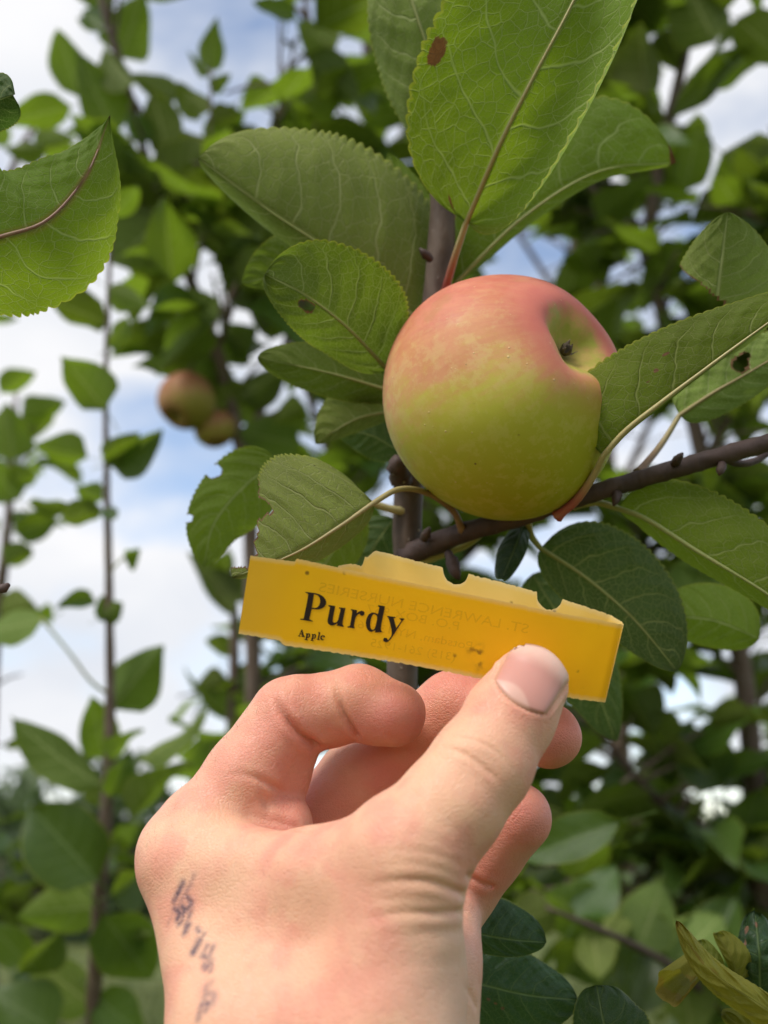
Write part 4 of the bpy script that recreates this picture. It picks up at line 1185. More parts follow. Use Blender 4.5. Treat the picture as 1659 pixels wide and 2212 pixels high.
smear = smear + 0.7 * np.exp(-((V[:, 0] - cs(1020, 1405, 252)[0]) / 1.6) ** 2 - ((V[:, 1] - cs(1020, 1405, 252)[1]) / 0.8) ** 2) * np.tile(~isb, NROW)
idx = np.arange(NROW * NCOL).reshape(NROW, NCOL)
f = np.stack((idx[:-1, :-1], idx[:-1, 1:], idx[1:, 1:], idx[1:, :-1]), -1).reshape(-1, 4)
tag_o = thing('plant_tag', W(950, 1380, 254), 'yellow paper plant tag printed Purdy Apple, looped over and held by the hand', 'tag')
q = f[NCOL * 5 + 40]
nn = np.cross(V[q[1]] - V[q[0]], V[q[3]] - V[q[0]])
if nn[2] < 0:
    f = f[:, ::-1]
band = part('paper_band', c2w(V), f, TAG, tag_o, uv=UV, attrs={'edge': ed, 'smear': smear})

def on_tag(xy, lift):
    xy = np.asarray(xy, float)
    return c2w(csa(np.stack((xy[:, 0], xy[:, 1], tag_z(xy[:, 0], xy[:, 1]) - lift), 1)))

def poly_text(name, polys, lift, mat):
    """filled outlines (frame coordinates), holes given as later rings of the same glyph"""
    cu = bpy.data.curves.new(name, 'CURVE')
    cu.dimensions = '2D'
    cu.fill_mode = 'BOTH'
    for ring_ in polys:
        sp = cu.splines.new('POLY')
        sp.points.add(len(ring_) - 1)
        for p, (x, y) in zip(sp.points, ring_):
            p.co = (x, -y, 0, 1)
        sp.use_cyclic_u = True
    ob = bpy.data.objects.new(name, cu)
    COL.objects.link(ob)
    bpy.context.view_layer.update()
    me = ob.evaluated_get(bpy.context.evaluated_depsgraph_get()).to_mesh()
    vs = np.array([(v.co.x, -v.co.y) for v in me.vertices])
    fs = [list(p.vertices) for p in me.polygons]
    ob.to_mesh_clear() if hasattr(ob, 'to_mesh_clear') else None
    bpy.data.objects.remove(ob, do_unlink=True)
    return part(name, on_tag(vs, lift), fs, mat, tag_o, smooth=False)

def smooth_ring(r, corner=0.55):
    """round the gentle corners of a ring, keep the sharp ones"""
    r = np.asarray(r, float)
    out = []
    n = len(r)
    for i in range(n):
        a, b, c = r[i - 1], r[i], r[(i + 1) % n]
        u, v = (b - a) / np.linalg.norm(b - a), (c - b) / np.linalg.norm(c - b)
        if u @ v > corner:
            out += [b + (a - b) * 0.3, b + (a - b) * 0.1 + (c - b) * 0.1, b + (c - b) * 0.3]
        else:
            out.append(b)
    return out

g = lambda pts: [(x * 0.16275 + 626.4, y * 0.16275 + 1252.8) for x, y in smooth_ring(pts)]
GL = {
 'P': [[(205, 158), (330, 172), (400, 192), (455, 230), (482, 280), (478, 325), (452, 362), (405, 388), (350, 394), (288, 384), (256, 520), (302, 543), (302, 553), (134, 526), (138, 515), (182, 512), (245, 200), (236, 180), (203, 168)],
       [(318, 190), (362, 200), (396, 235), (402, 290), (385, 345), (345, 374), (290, 366)]],
 'u': [[(510, 332), (602, 345), (565, 530), (572, 560), (600, 570), (637, 545), (673, 385), (650, 376), (652, 364), (737, 372), (692, 585), (712, 612), (712, 622), (620, 607), (632, 572), (595, 600), (550, 605), (515, 590), (497, 555), (500, 520), (532, 362), (508, 344)]],
 'r': [[(808, 385), (893, 402), (885, 442), (920, 415), (960, 406), (990, 425), (987, 460), (962, 478), (935, 470), (925, 450), (895, 462), (872, 495), (846, 610), (858, 632), (858, 643), (758, 630), (762, 620), (796, 608), (830, 418), (808, 396)]],
 'd': [[(1120, 430), (1166, 455), (1187, 365), (1168, 347), (1172, 334), (1262, 348), (1198, 655), (1222, 682), (1222, 694), (1128, 698), (1134, 664), (1092, 690), (1050, 682), (1018, 642), (1005, 580), (1015, 510), (1045, 455), (1085, 432)],
       [(1115, 450), (1150, 472), (1161, 500), (1131, 640), (1103, 664), (1077, 655), (1063, 610), (1070, 540), (1088, 475)]],
 'y': [[(1292, 477), (1400, 491), (1400, 502), (1378, 510), (1411, 640), (1480, 540), (1455, 517), (1455, 505), (1521, 514), (1517, 525), (1492, 545), (1348, 775), (1302, 823), (1258, 826), (1234, 800), (1250, 768), (1282, 768), (1302, 800), (1362, 725), (1310, 503), (1290, 489)]],
 'A': [[(152, 658), (166, 660), (184, 738), (198, 750), (196, 759), (150, 753), (152, 744), (163, 742), (160, 726), (136, 722), (128, 738), (138, 744), (136, 752), (107, 747), (110, 739), (120, 735)], [(152, 688), (158, 714), (141, 711)]],
 'p': [[(211, 708), (238, 710), (252, 705), (268, 716), (270, 740), (258, 765), (240, 772), (230, 768), (226, 788), (238, 794), (236, 802), (194, 795), (196, 788), (206, 785), (218, 722), (210, 716)], [(240, 722), (250, 725), (251, 742), (244, 760), (234, 759)]],
 'p2': [[(288, 718), (315, 720), (330, 715), (346, 726), (348, 750), (336, 775), (318, 782), (308, 778), (303, 798), (315, 804), (313, 812), (271, 805), (273, 798), (283, 795), (296, 732), (287, 726)], [(317, 732), (328, 735), (329, 752), (322, 770), (312, 769)]],
 'l': [[(375, 690), (404, 696), (385, 785), (396, 792), (394, 800), (356, 794), (358, 786), (366, 783), (382, 706), (374, 699)]],
 'e': [[(440, 730), (458, 738), (466, 755), (462, 764), (420, 757), (422, 775), (434, 788), (448, 786), (452, 792), (436, 803), (415, 797), (402, 778), (404, 752), (418, 734)], [(436, 739), (423, 748), (446, 752), (445, 742)]],
}
for k in ('P', 'u', 'r', 'd', 'y', 'A', 'p', 'p2', 'l', 'e'):
    poly_text('printed_letter', [g(r) for r in GL[k]], 0.16, INK)

def ghost_line(text, x0, y0, x1, y1, height):
    """a line of print seen through the paper, so mirrored: starts at the right (x0, y0) and runs left to (x1, y1)"""
    cu = bpy.data.curves.new('show_through_line', 'FONT')
    cu.body = text
    cu.resolution_u = 3
    ob = bpy.data.objects.new('show_through_line', cu)
    COL.objects.link(ob)
    bpy.context.view_layer.update()
    me = ob.evaluated_get(bpy.context.evaluated_depsgraph_get()).to_mesh()
    vs = np.array([(v.co.x, v.co.y) for v in me.vertices])
    fs = [list(p.vertices) for p in me.polygons]
    bpy.data.objects.remove(ob, do_unlink=True)
    w = vs[:, 0].max()
    d = np.array((x1 - x0, y1 - y0), float)
    up_ = np.array((d[1], -d[0])) / np.linalg.norm(d)
    if up_[1] > 0:
        up_ = -up_
    xy = np.array((x0, y0)) + (vs[:, :1] / w) * d + (vs[:, 1:] / 0.72) * height * up_
    return part('show_through_line', on_tag(xy, 0.11), fs, INK_FAINT, tag_o, smooth=False)
ghost_line('ST. LAWRENCE NURSERIES', 1141, 1369, 688, 1277, 21)
ghost_line('P.O. BOX 957', 992, 1362, 790, 1322, 19)
ghost_line('Potsdam, NY 13676', 1020, 1404, 772, 1356, 18)
ghost_line('(315) 261-1925', 984, 1428, 800, 1396, 18)

# ------------------------------------------------------------------ hand
def skin_material():
    n = N('skin')
    o = n.obj()
    red, ink, pale = n.attr('red'), n.attr('ink'), n.attr('pale')
    blotch = n.noise(o, 55, 3, 0.55)
    fine = n.noise(o, 420, 3, 0.6)
    c = n.mix(n.ramp(blotch, 0.40, 0.60), (0.71, 0.405, 0.26), (0.68, 0.315, 0.215))
    c = n.mix(n.ramp(n.noise(o, 130, 2), 0.45, 0.75, 0.0, 0.35), c, (0.74, 0.46, 0.285))
    c = n.mix(pale, c, (0.68, 0.46, 0.32))
    c = n.mix(n.math('MULTIPLY', red, n.ramp(blotch, 0.2, 0.8, 0.75, 1.05)), c, (0.62, 0.19, 0.145))
    c = n.mix(n.ramp(fine, 0.5, 0.8, 0.0, 0.16), c, (0.52, 0.27, 0.18))
    pores = n.voro(o, 900, 'F1')
    c = n.mix(n.math('MULTIPLY', ink, n.ramp(n.noise(o, 700, 2), 0.25, 0.7, 0.6, 1.0)), c, (0.075, 0.05, 0.075))
    # fine skin lines run mostly across the limb
    s = n.sep(o)
    v = n.comb(n.math('MULTIPLY', s[0], 0.35), s[1], n.math('MULTIPLY', s[2], 1.0))
    lines = n.noise(v, 900, 3, 0.65, 0.6)
    h = n.math('ADD', n.math('MULTIPLY', lines, 0.8), n.math('MULTIPLY', n.ramp(pores, 0.0, 0.35), 0.35))
    h = n.math('ADD', h, n.math('MULTIPLY', n.noise(o, 260, 3, 0.6), 0.9))
    cells = n.voro(n.comb(n.math('MULTIPLY', s[0], 0.8), s[1], s[2]), 1250, 'DISTANCE_TO_EDGE')
    h = n.math('ADD', h, n.math('MULTIPLY', n.ramp(cells, 0.0, 0.16), 0.55))
    nb = n.bump(h, 0.42, 0.00045)
    sh = n.principled(c, n.ramp(fine, 0.3, 0.7, 0.42, 0.56), nb, 0.42, **{
        'Subsurface Weight': 0.38, 'Subsurface Scale': 0.0028, 'Subsurface Radius': (1.0, 0.32, 0.18)})
    return n.finish(sh)

def nail_material():
    n = N('nail')
    uv = n.sep(n.uv())          # x = -1..1 across, y = 0 cuticle .. 1 free edge
    lun = n.math('ADD', n.math('MULTIPLY', n.math('POWER', n.math('ABSOLUTE', n.math('ADD', uv[0], 0.25)), 2.0), 0.45), uv[1])
    c = n.mix(n.ramp(lun, 0.19, 0.27), (0.62, 0.36, 0.285), (0.53, 0.25, 0.20))
    c = n.mix(n.ramp(uv[1], 0.62, 0.95), c, (0.68, 0.44, 0.35))
    edge = n.ramp(n.attr('rim'), 0.86, 0.98)
    c = n.mix(n.math('MULTIPLY', edge, 0.8), c, (0.50, 0.27, 0.16))
    ridges = n.noise(n.comb(n.math('MULTIPLY', uv[0], 14.0), n.math('MULTIPLY', uv[1], 0.6)), 1.0, 2)
    nb = n.bump(ridges, 0.12, 0.0003)
    return n.finish(n.principled(c, 0.42, nb, 0.4, **{'Subsurface Weight': 0.25, 'Subsurface Scale': 0.0015,
                                                       'Subsurface Radius': (1.0, 0.35, 0.2), 'Coat Weight': 0.06, 'Coat Roughness': 0.25}))

SKIN, NAIL = skin_material(), nail_material()

# each joint: frame x, frame y, distance ahead (mm), radius (frame units)
def J(x, y, z, r):
    return (*cs(x, y, z), r * z / F)

HAND_H = 0.5
palm = [
    (J(530, 2250, 222, 148), J(410, 1853, 256, 98)),       # index metacarpal
    (J(410, 1853, 256, 98), J(450, 1800, 259, 104)),
    (J(550, 2900, 215, 155), J(530, 2250, 222, 148)),       # forearm, three strands
    (J(690, 2900, 222, 185), J(680, 2250, 222, 175)),
    (J(840, 2900, 212, 160), J(828, 2250, 212, 155)),
    (J(828, 2250, 212, 155), J(880, 1850, 222, 124)),       # thumb metacarpal
    (J(680, 2250, 222, 175), J(610, 2000, 245, 140)),
    (J(470, 1868, 246, 88), J(690, 1893, 232, 82)),         # web between thumb and index
    (J(690, 1893, 232, 82), J(860, 1850, 224, 105)),
    (J(650, 2010, 240, 150), J(840, 2080, 228, 160)),
    (J(560, 1890, 282, 100), J(880, 2000, 266, 110)),       # far side of the palm
    (J(870, 2000, 266, 108), J(885, 2250, 236, 112)),
    (J(895, 2250, 236, 110), J(938, 2100, 243, 80)),        # little finger edge of the palm
    (J(938, 2100, 243, 80), J(964, 1985, 258, 72)),
    (J(890, 2500, 232, 110), J(895, 2250, 236, 110)),
]
thumb = [
    (J(880, 1850, 222, 124), J(968, 1748, 226, 112)),
    (J(968, 1748, 226, 112), J(1038, 1655, 231, 106)),
    (J(1038, 1655, 231, 106), J(1105, 1545, 238, 93)),
    (J(1105, 1545, 238, 93), J(1144, 1479, 243, 83)),
]
index = [
    (J(450, 1800, 259, 104), J(535, 1672, 264, 88)),
    (J(535, 1672, 264, 88), J(622, 1549, 270, 82)),
    (J(630, 1552, 270, 82), J(702, 1533, 271, 75)),
    (J(702, 1533, 271, 75), J(772, 1517, 271, 78)),
    (J(618, 1526, 269, 58), J(640, 1524, 269, 62)),
    (J(772, 1517, 271, 78), J(850, 1541, 267, 68)),
    (J(585, 1705, 268, 80), J(628, 1625, 270, 60)),          # flesh on the palm side
    (J(690, 1548, 272, 66), J(715, 1543, 272, 66)),
    (J(820, 1545, 269, 64), J(848, 1546, 267, 62)),
]
middle = [
    (J(604, 1856, 287, 84), J(780, 1682, 288, 86)),
    (J(780, 1682, 288, 86), J(985, 1532, 285, 82)),
    (J(985, 1532, 285, 80), J(1110, 1562, 272, 71)),
    (J(1110, 1562, 272, 71), J(1186, 1590, 265, 69)),
]
pad = [
    (J(545, 1745, 260, 58), J(612, 1766, 263, 58)),
    (J(540, 1800, 258, 70), J(610, 1800, 260, 62)),
]
ring = [
    (J(940, 2000, 270, 84), J(1050, 1838, 267, 78)),
    (J(1050, 1838, 267, 78), J(1116, 1766, 262, 75)),
]
little = [
    (J(900, 1990, 286, 66), J(995, 1860, 300, 60)),
    (J(995, 1860, 300, 60), J(1050, 1800, 292, 56)),
]

allp = palm + thumb + index + middle + ring + little
lo = np.min([np.minimum(np.array(a[:3]) - a[3], np.array(b[:3]) - b[3]) for a, b in allp], 0) - 3
hi = np.max([np.maximum(np.array(a[:3]) + a[3], np.array(b[:3]) + b[3]) for a, b in allp], 0) + 3
GN = np.ceil((hi - lo) / HAND_H).astype(int) + 1
GX = [(lo[k] + np.arange(GN[k]) * HAND_H).astype(np.float32) for k in range(3)]

def round_cone(D, a, b, k, pad=9.0):
    """blend a tapered capsule into D inside its own box"""
    A, B = np.array(a[:3]), np.array(b[:3])
    r1, r2 = a[3], b[3]
    l0 = np.minimum(A - r1, B - r2) - pad - k
    h0 = np.maximum(A + r1, B + r2) + pad + k
    i0 = np.clip(((l0 - lo) / HAND_H).astype(int), 0, GN - 1)
    i1 = np.clip(((h0 - lo) / HAND_H).astype(int) + 2, 1, GN)
    sl = tuple(slice(i0[q], i1[q]) for q in range(3))
    x = GX[0][sl[0]][:, None, None] - np.float32(A[0])
    y = GX[1][sl[1]][None, :, None] - np.float32(A[1])
    z = GX[2][sl[2]][None, None, :] - np.float32(A[2])
    d = B - A
    L2 = float(d @ d)
    t = np.clip((x * np.float32(d[0]) + y * np.float32(d[1]) + z * np.float32(d[2])) / np.float32(L2), 0, 1)
    dist = np.sqrt((x - t * np.float32(d[0])) ** 2 + (y - t * np.float32(d[1])) ** 2 + (z - t * np.float32(d[2])) ** 2)
    dist -= (np.float32(r1) + t * np.float32(r2 - r1))
    D[sl] = smin(D[sl], dist, np.float32(k))

def field(chain, k):
    D = np.full(GN, 12.0, np.float32)
    for a, b in chain:
        round_cone(D, a, b, k)
    return D

D = field(palm, 9.0)
for chain, k0, root, reach, kk in ((thumb, 6.0, J(880, 1850, 222, 1), 30.0, 3.0), (index, 5.0, J(455, 1800, 259, 1), 23.0, 2.4),
                                   (pad, 1.2, J(560, 1770, 262, 1), 60.0, 3.0), (middle, 5.0, J(620, 1840, 287, 1), 30.0, 3.0), (ring, 5.0, J(940, 2000, 270, 1), 28.0, 3.0),
                                   (little, 4.0, J(900, 1990, 286, 1), 24.0, 3.0)):
    E = field(chain, kk)
    dd = np.sqrt((GX[0][:, None, None] - np.float32(root[0])) ** 2 + (GX[1][None, :, None] - np.float32(root[1])) ** 2
                 + (GX[2][None, None, :] - np.float32(root[2])) ** 2)
    D = smin(D, E, 0.35 + np.float32(k0) * np.clip(1 - dd / np.float32(reach), 0, 1))
    del E, dd

def sample(P):
    """trilinear look-up of the field at points (n,3)"""
    u = (P - lo) / HAND_H
    u = np.clip(u, 0, np.array(GN) - 1.001)
    i = u.astype(int)
    f = u - i
    r = 0
    for dx in (0, 1):
        for dy in (0, 1):
            for dz in (0, 1):
                w = (f[:, 0] if dx else 1 - f[:, 0]) * (f[:, 1] if dy else 1 - f[:, 1]) * (f[:, 2] if dz else 1 - f[:, 2])
                r = r + w * D[i[:, 0] + dx, i[:, 1] + dy, i[:, 2] + dz]
    return r

def hit(px, py):
    """where the line of sight through frame points first meets the hand (camera space mm)"""
    px, py = np.atleast_1d(px).astype(float), np.atleast_1d(py).astype(float)
    z = np.full(len(px), lo[2] + 1.0)
    for _ in range(160):
        P = csa(np.stack((px, py, z), 1))
        inside = np.all((P > lo) & (P < hi), 1)
        d = np.where(inside, sample(P), 2.0)
        z = z + np.where(d > 0.01, np.clip(d * 0.8, 0.02, 2.0), 0)
    return csa(np.stack((px, py, z), 1))

def surface_nets(D, lo, h):
    s = D < 0
    n = np.array(D.shape)
    cnt = np.zeros(n - 1, np.uint8)
    offs = [(i, j, k) for i in (0, 1) for j in (0, 1) for k in (0, 1)]
    for o in offs:
        cnt += s[o[0]:n[0] - 1 + o[0], o[1]:n[1] - 1 + o[1], o[2]:n[2] - 1 + o[2]]
    act = np.argwhere((cnt > 0) & (cnt < 8))
    idm = np.full(n - 1, -1, np.int32)
    idm[act[:, 0], act[:, 1], act[:, 2]] = np.arange(len(act))
    corner = {o: D[act[:, 0] + o[0], act[:, 1] + o[1], act[:, 2] + o[2]] for o in offs}
    acc, num = np.zeros((len(act), 3)), np.zeros(len(act))
    for a in offs:
        for ax in range(3):
            if a[ax] == 0:
                b = list(a); b[ax] = 1; b = tuple(b)
                va, vb = corner[a], corner[b]
                m = (va < 0) != (vb < 0)
                t = np.where(m, va / np.where(m, va - vb, 1), 0)
                p = np.array(a, float)[None, :].repeat(len(act), 0)
                p[:, ax] = t
                acc += np.where(m[:, None], p, 0)
                num += m
    V = lo + (act + acc / num[:, None]) * h
    faces = []
    for ax in range(3):
        o1, o2 = [(1, 2), (2, 0), (0, 1)][ax]
        sl0 = [slice(None)] * 3; sl1 = [slice(None)] * 3
        sl0[ax] = slice(0, -1); sl1[ax] = slice(1, None)
        a, b = s[tuple(sl0)], s[tuple(sl1)]
        e = np.argwhere(a != b)
        e = e[(e[:, o1] > 0) & (e[:, o2] > 0) & (e[:, o1] < n[o1] - 1) & (e[:, o2] < n[o2] - 1)]
        ins = s[e[:, 0], e[:, 1], e[:, 2]]
        q = []
        for d1, d2 in ((1, 1), (0, 1), (0, 0), (1, 0)):
            c = e.copy()
            c[:, o1] -= d1
            c[:, o2] -= d2
            q.append(idm[c[:, 0], c[:, 1], c[:, 2]])
        q = np.stack(q, 1)
        q[~ins] = q[~ins][:, ::-1]
        faces.append(q)
    return V, np.vstack(faces)

HV, HF = surface_nets(D, lo, HAND_H)

def grad(P):
    e = 0.7
    g = np.stack([sample(P + np.eye(3)[k] * e) - sample(P - np.eye(3)[k] * e) for k in range(3)], 1)
    return g / (np.linalg.norm(g, axis=1)[:, None] + 1e-9)

HNRM = grad(HV)

def on_thumb(px, py):
    """like hit(), but points just past the outline of the thumb settle on its side"""
    P = hit(px, py)
    bad = (P[:, 2] > 247) | (np.abs(sample(P)) > 0.3)
    if bad.any():
        q = csa(np.stack((np.atleast_1d(px)[bad], np.atleast_1d(py)[bad], np.full(bad.sum(), 241.0)), 1))
        for _ in range(12):
            q = q - grad(q) * sample(q)[:, None] * 0.8
        P[bad] = q
    return P

def poly_hit(pts, n=60):
    q = spline(np.array([(x, y, 0.0) for x, y in pts]), n)
    return hit(q[:, 0], q[:, 1])

def near(P, Q):
    """distance of every hand vertex to the polyline samples Q"""
    d = np.full(len(P), 99.0)
    box = np.all((P > Q.min(0) - 8) & (P < Q.max(0) + 8), 1)
    sub = P[box]
    if len(sub):
        m = np.full(len(sub), 99.0)
        for q in Q:
            m = np.minimum(m, np.linalg.norm(sub - q, axis=1))
        d[box] = m
    return d

disp = np.zeros(len(HV))
def crease(pts, depth, width, lip=0.0, e0=0.35, e1=0.35):
    global disp
    Q = poly_hit(pts, 70)
    u = np.linspace(0, 1, 70)
    amp = np.clip(np.minimum((u + 0.02) / e0, (1.02 - u) / e1), 0, 1) ** 1.3
    box = np.all((HV > Q.min(0) - 6) & (HV < Q.max(0) + 6), 1)
    ii = np.flatnonzero(box)
    P = HV[ii]
    m, a = np.full(len(P), 99.0), np.zeros(len(P))
    for q, w in zip(Q, amp):
        d = np.linalg.norm(P - q, axis=1)
        k = d < m
        m[k], a[k] = d[k], w
    disp[ii] -= a * depth * np.exp(-np.abs(m / width) ** 1.5)
    if lip:
        disp[ii] += a * lip * np.exp(-((m - 2.4 * width) / (1.5 * width)) ** 2)

# joints of the index finger
crease([(588, 1497), (612, 1540), (650, 1588), (688, 1616)], 2.2, 0.95, 0.45, 0.5, 0.05)
crease([(724, 1460), (730, 1500), (746, 1548), (774, 1594)], 1.5, 0.75, 0.32, 0.5, 0.05)
crease([(700, 1560), (730, 1556), (748, 1550)], 0.12, 0.45)
crease([(486, 1672), (540, 1676), (590, 1698), (630, 1724)], 0.9, 0.8, 0.2, 0.7, 0.3)
crease([(560, 1690), (570, 1728), (588, 1774)], 0.35, 0.8, 0.15)
crease([(500, 1757), (560, 1766), (640, 1788), (682, 1802)], 0.3, 0.9, 0.25, 0.5, 0.1)
crease([(520, 1790), (590, 1797), (660, 1812)], 0.12, 0.7)
crease([(540, 1806), (600, 1810), (660, 1822)], 0.08, 0.6)
# thumb: back of the last joint
crease([(962, 1592), (1020, 1598), (1070, 1622), (1108, 1664)], 0.24, 0.5, 0.10)
crease([(948, 1614), (1000, 1628), (1050, 1662), (1088, 1702)], 0.42, 0.6, 0.16, 0.3, 0.3)
crease([(1000, 1578), (1050, 1590), (1100, 1630)], 0.10, 0.45)
crease([(985, 1606), (1040, 1634), (1092, 1682)], 0.10, 0.4)
crease([(1015, 1560), (1060, 1575), (1100, 1600)], 0.06, 0.45)
# folds at the base of the thumb
crease([(800, 1845), (890, 1838), (960, 1852), (1002, 1874)], 0.18, 0.8, 0.14, 0.7, 0.1)
crease([(790, 1876), (880, 1866), (950, 1880), (1004, 1906)], 0.16, 0.8, 0.14, 0.7, 0.1)
crease([(770, 1916), (860, 1902), (930, 1904), (1006, 1934)], 0.75, 0.8, 0.30, 0.8, 0.06)
crease([(770, 1935), (850, 1946), (930, 1946), (1006, 1950)], 0.10, 0.7, 0.12, 0.8, 0.1)
crease([(770, 1990), (870, 1972), (950, 1972), (1006, 1968)], 0.65, 0.8, 0.28, 0.8, 0.06)
crease([(800, 2030), (900, 2016), (1004, 2010)], 0.16, 1.2, 0.12, 0.8, 0.1)
crease([(830, 2100), (920, 2085), (1004, 2080)], 0.14, 1.5, 0, 0.8, 0.1)
crease([(840, 1800), (920, 1812), (990, 1840)], 0.15, 0.9, 0.08, 0.8, 0.1)
# far fingers
crease([(1005, 1888), (1035, 1905), (1066, 1918)], 0.9, 0.8, 0.15, 0.2, 0.05)
crease([(820, 1580), (870, 1610), (900, 1645)], 0.35, 0.9)
crease([(1000, 2130), (1018, 2150), (1032, 2180)], 0.5, 1.0, 0.15, 0.3, 0.1)

# nail bed and nail
nail_c = np.array((1148.0, 1463.0))
nail_ax = np.array((0.50, -0.866))         # from cuticle to free edge
nail_ac = np.array((0.866, 0.50))
def nail_pt(u, v):
    """u -1..1 across, v 0..1 cuticle to free edge -> frame x, y"""
    v = np.asarray(v, float); u = np.asarray(u, float)
    half = 69 + 5 * v
    along = -66 + 134 * v
    rim_c = 20 * (1 - v) * (u ** 2) * 0.9 + 16 * (1 - v) * u * -0.3
    rim_f = -34 * v * u ** 2
    a = along + rim_c + rim_f
    s = half * u
    return nail_c[0] + nail_ac[0] * s + nail_ax[0] * a, nail_c[1] + nail_ac[1] * s + nail_ax[1] * a
_b = [(u, 0.0) for u in np.linspace(-1, 1, 14)] + [(1, v) for v in np.linspace(0, 1, 14)[1:]]
_b += [(u, 1.0) for u in np.linspace(1, -1, 14)[1:]] + [(-1, v) for v in np.linspace(1, 0, 14)[1:]]
_bx, _by = nail_pt([b[0] * 1.03 for b in _b], [b[1] for b in _b])
Qn = on_thumb(_bx, _by)
dn = near(HV, Qn)
disp -= 0.6 * np.exp(-(dn / 0.55) ** 2)
_cut = on_thumb(*nail_pt(np.linspace(-1.05, 1.05, 24), np.full(24, -0.07)))
disp += 0.22 * np.exp(-(near(HV, _cut) / 0.9) ** 2)
for sd in (-1.12, 1.12):
    _sd = on_thumb(*nail_pt(np.full(24, sd), np.linspace(0.0, 0.8, 24)))
    disp += 0.35 * np.exp(-(near(HV, _sd) / 0.9) ** 2)

# knuckle and tendon relief, slow unevenness
def bump_at(x, y, amp, rad):
    global disp
    q = hit(x, y)[0]
    disp += amp * np.exp(-(np.linalg.norm(HV - q, axis=1) / rad) ** 2)
bump_at(335, 1850, 1.2, 7)
bump_at(420, 1740, 0.5, 7)
bump_at(850, 1545, 0.4, 5)
bump_at(560, 1850, -0.9, 9)
bump_at(700, 1960, 0.8, 14)
bump_at(470, 2050, -0.6, 12)
bump_at(905, 1760, 0.5, 8)
disp += 0.16 * np.sin(HV[:, 0] * 0.31 + 1.3 * np.sin(HV[:, 1] * 0.17)) * np.sin(HV[:, 1] * 0.27 + HV[:, 2] * 0.2)
HVd = HV + HNRM * disp[:, None]

# colour fields that belong to the skin itself
red = np.zeros(len(HV))
def blush(pts, amt, rad):
    global red
    for x, y, z in pts:
        red = np.maximum(red, amt * np.exp(-(np.linalg.norm(HV - cs(x, y, z), axis=1) / rad) ** 2))
blush([(850, 1545, 262), (890, 1560, 262)], 0.95, 10)
blush([(690, 1560, 268), (770, 1540, 268)], 0.75, 13)
blush([(600, 1660, 262), (640, 1580, 265)], 0.62, 14)
blush([(1120, 1765, 258), (1060, 1850, 262)], 1.0, 15)
blush([(990, 1960, 258), (1000, 2050, 245)], 0.55, 12)
blush([(1200, 1595, 262), (1150, 1600, 265), (1000, 1520, 280)], 0.9, 14)
blush([(820, 1650, 280), (720, 1720, 280)], 0.7, 14)
blush([(600, 1780, 255), (560, 1720, 258)], 0.55, 10)
blush([(1060, 1545, 229), (1110, 1600, 229)], 0.36, 6)
blush([(780, 1742, 214)], 0.7, 2.6)
blush([(730, 1950, 205), (680, 2000, 206)], 0.5, 12)
blush([(600, 1790, 232), (660, 1812, 226)], 0.34, 6)
blush([(560, 2150, 203)], 0.32, 16)
blush([(1050, 1680, 222)], 0.25, 6)
blush([(330, 1870, 248)], 0.22, 6)
pale = np.clip((HV[:, 0] - cs(880, 2100, 205)[0]) / 14 + 0.5, 0, 1) * np.clip((cs(900, 1900, 210)[1] - HV[:, 1]) / 12, 0, 1) * 0.75
# smudged pen marks on the back of the hand
strokes = [([(395, 1908), (384, 1930), (376, 1945)], 1.0, 0.9), ([(412, 1912), (398, 1935), (382, 1962)], 0.55, 0.7),
           ([(404, 1938), (412, 1950), (402, 1965), (392, 1958)], 0.9, 0.8), ([(376, 1962), (386, 1972), (382, 1985)], 1.0, 0.9),
           ([(395, 1968), (392, 1985), (384, 1996)], 0.9, 0.7), ([(412, 1965), (404, 1985), (398, 1998)], 0.6, 0.7),
           ([(404, 1998), (398, 2012)], 1.0, 1.0), ([(424, 2005), (428, 2010)], 0.9, 0.7), ([(440, 2015), (428, 2035)], 0.45, 0.6),
           ([(428, 2030), (420, 2048), (414, 2056)], 1.0, 1.0), ([(446, 2040), (432, 2062)], 0.6, 0.7), ([(458, 2042), (446, 2068), (436, 2085)], 0.6, 0.8),
           ([(438, 2062), (450, 2072), (442, 2090)], 0.8, 0.8), ([(456, 2070), (452, 2095)], 0.5, 0.7),
           ([(452, 2120), (444, 2140), (462, 2150), (456, 2170)], 0.42, 1.1), ([(446, 2128), (440, 2160), (434, 2185)], 0.5, 1.0),
           ([(436, 2172), (450, 2168), (444, 2180)], 0.8, 0.9), ([(432, 2180), (428, 2200)], 0.55, 0.9),
           ([(420, 1890), (408, 1915)], 0.25, 0.7), ([(375, 1965), (362, 1995)], 0.14, 0.7)]
ink = np.zeros(len(HV))
for pts, amt, wd in strokes:
    ink = np.maximum(ink, 1.0 * amt ** 0.7 * np.exp(-(near(HV, poly_hit(pts, 24)) / (wd * 1.0)) ** 2))

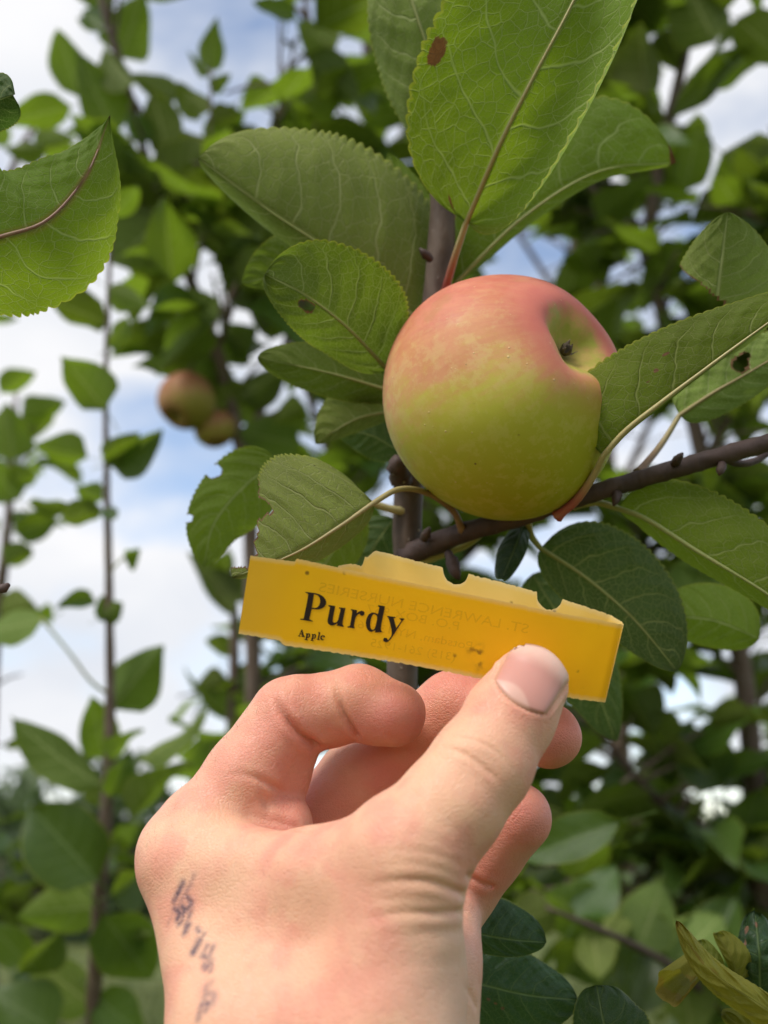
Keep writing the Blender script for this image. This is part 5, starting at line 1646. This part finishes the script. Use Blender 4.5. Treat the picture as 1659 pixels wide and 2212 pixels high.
# lift skin into the world
_w = c2w(HVd[HF[:, :3]])
_ctr = _w.reshape(-1, 3).mean(0)
_w = _w - _ctr
if np.einsum('ij,ij->i', _w[:, 0], np.cross(_w[:, 1], _w[:, 2])).sum() < 0:
    HF = HF[:, ::-1]
Cb = c2w(cs(690, 2212, 215))
hand = link('hand', mesh_data('hand', c2w(HVd) - Cb, HF, SKIN, attrs={'red': red, 'ink': ink, 'pale': pale}), None, Cb)
hand['base'] = [float(v) for v in Cb]
hand['label'] = "person's bare left hand pinching the yellow tag, smudged dark pen marks on its back"
hand['category'] = 'hand'
nu, nv = 25, 29
uu, vv = np.meshgrid(np.linspace(-1, 1, nu), np.linspace(0, 1, nv))
nx, ny = nail_pt(uu.ravel(), vv.ravel())
NP = on_thumb(nx, ny)
NG = grad(NP)
rim = np.maximum(np.abs(uu), np.maximum(1 - vv * 8, (vv - 0.86) / 0.14)).ravel().clip(0, 1)
lift = 0.42 - 0.62 * np.clip((rim - 0.86) / 0.14, 0, 1) + 0.35 * np.clip((vv.ravel() - 0.85) / 0.15, 0, 1)
NPd = NP + NG * lift[:, None]
idx = np.arange(nu * nv).reshape(nv, nu)
nf = np.stack((idx[:-1, :-1], idx[:-1, 1:], idx[1:, 1:], idx[1:, :-1]), -1).reshape(-1, 4)
part('thumbnail', c2w(NPd), nf, NAIL, hand, uv=np.stack((uu.ravel(), vv.ravel()), 1), attrs={'rim': rim})
# a few fine hairs on the back of the finger and the knuckle
rgh = np.random.default_rng(4)
cand = np.flatnonzero((HV[:, 0] < cs(640, 1500, 262)[0]) & (HNRM[:, 0] < -0.45) & (HNRM[:, 2] < 0.35) & (HV[:, 1] > cs(330, 1900, 256)[1]))
HVs, HFs = [], []
for i in rgh.choice(cand, min(70, len(cand)), replace=False):
    p, nn_ = HVd[i], HNRM[i]
    d_ = nn_ * 0.6 + np.array((0.5, 0.75, 0.0)) + rgh.normal(0, 0.25, 3)
    d_ /= np.linalg.norm(d_)
    ln_ = rgh.uniform(1.2, 3.0)
    pts_ = np.array((p - nn_ * 0.1, p + d_ * ln_ * 0.5 + nn_ * 0.2, p + d_ * ln_))
    v_, f_ = tube(c2w(pts_), np.array((0.028, 0.022, 0.008)) * 0.001, 3, False)
    HFs += [[a + sum(map(len, HVs)) for a in q_] for q_ in f_]
    HVs.append(v_)
_hm = N('hair')
HAIR = _hm.finish(_hm.principled((0.16, 0.10, 0.06), 0.5, None, 0.4))
part('hair', np.vstack(HVs), HFs, HAIR, hand)
del D

# ------------------------------------------------------------------ the leaves past the first 300 of a tree become one mass
bpy.context.view_layer.update()
def thin_out(tree_o, keep=300):
    lv = [c for c in tree_o.children if c.name.split('.')[0] == 'leaf']
    if len(lv) <= keep:
        return
    score = []
    for o in lv:
        p = o.matrix_world @ Vector((0.5, 0, 0))
        d = np.array(p) - CAM
        z = d @ FWD
        x, y = frame_xy(p)
        inside = -60 < x < 1720 and -60 < y < 2270 and z > 0
        score.append((o.matrix_world.to_scale().x / max(z, 0.1)) if inside else -1.0 / max(abs(z), 0.1) - abs(x - CX) * 1e-6)
    order = np.argsort(score)[::-1]
    rest = [lv[i] for i in order[keep:]]
    V, Fc, UVs, MI, off = [], [], [], [], 0
    base = np.array(tree_o['base'])
    mats = []
    for o in rest:
        me = o.data
        n_ = len(me.vertices)
        co = np.empty(n_ * 3, np.float32)
        me.vertices.foreach_get('co', co)
        M = np.array(o.matrix_world)
        V.append(co.reshape(-1, 3) @ M[:3, :3].T + M[:3, 3] - base)
        m = me.materials[0]
        if m not in mats:
            mats.append(m)
        for p in me.polygons:
            Fc.append([off + i for i in p.vertices])
            MI.append(mats.index(m))
        uvv = np.zeros((n_, 2), np.float32)
        for l, u in zip(me.loops, me.uv_layers[0].data):
            uvv[l.vertex_index] = u.uv
        UVs.append(uvv)
        off += n_
    for o in rest:
        bpy.data.objects.remove(o, do_unlink=True)
    me = mesh_data('foliage', np.vstack(V), Fc, None, uv=np.vstack(UVs))
    for m in mats:
        me.materials.append(m)
    me.polygons.foreach_set('material_index', np.array(MI, np.int32))
    ob = link('foliage', me, tree_o)
    ob['kind'] = 'stuff'
for t_ in [o for o in COL.objects if o.name.startswith('apple_tree')]:
    thin_out(t_)
for o in COL.objects:
    if 'base' in o:
        del o['base']
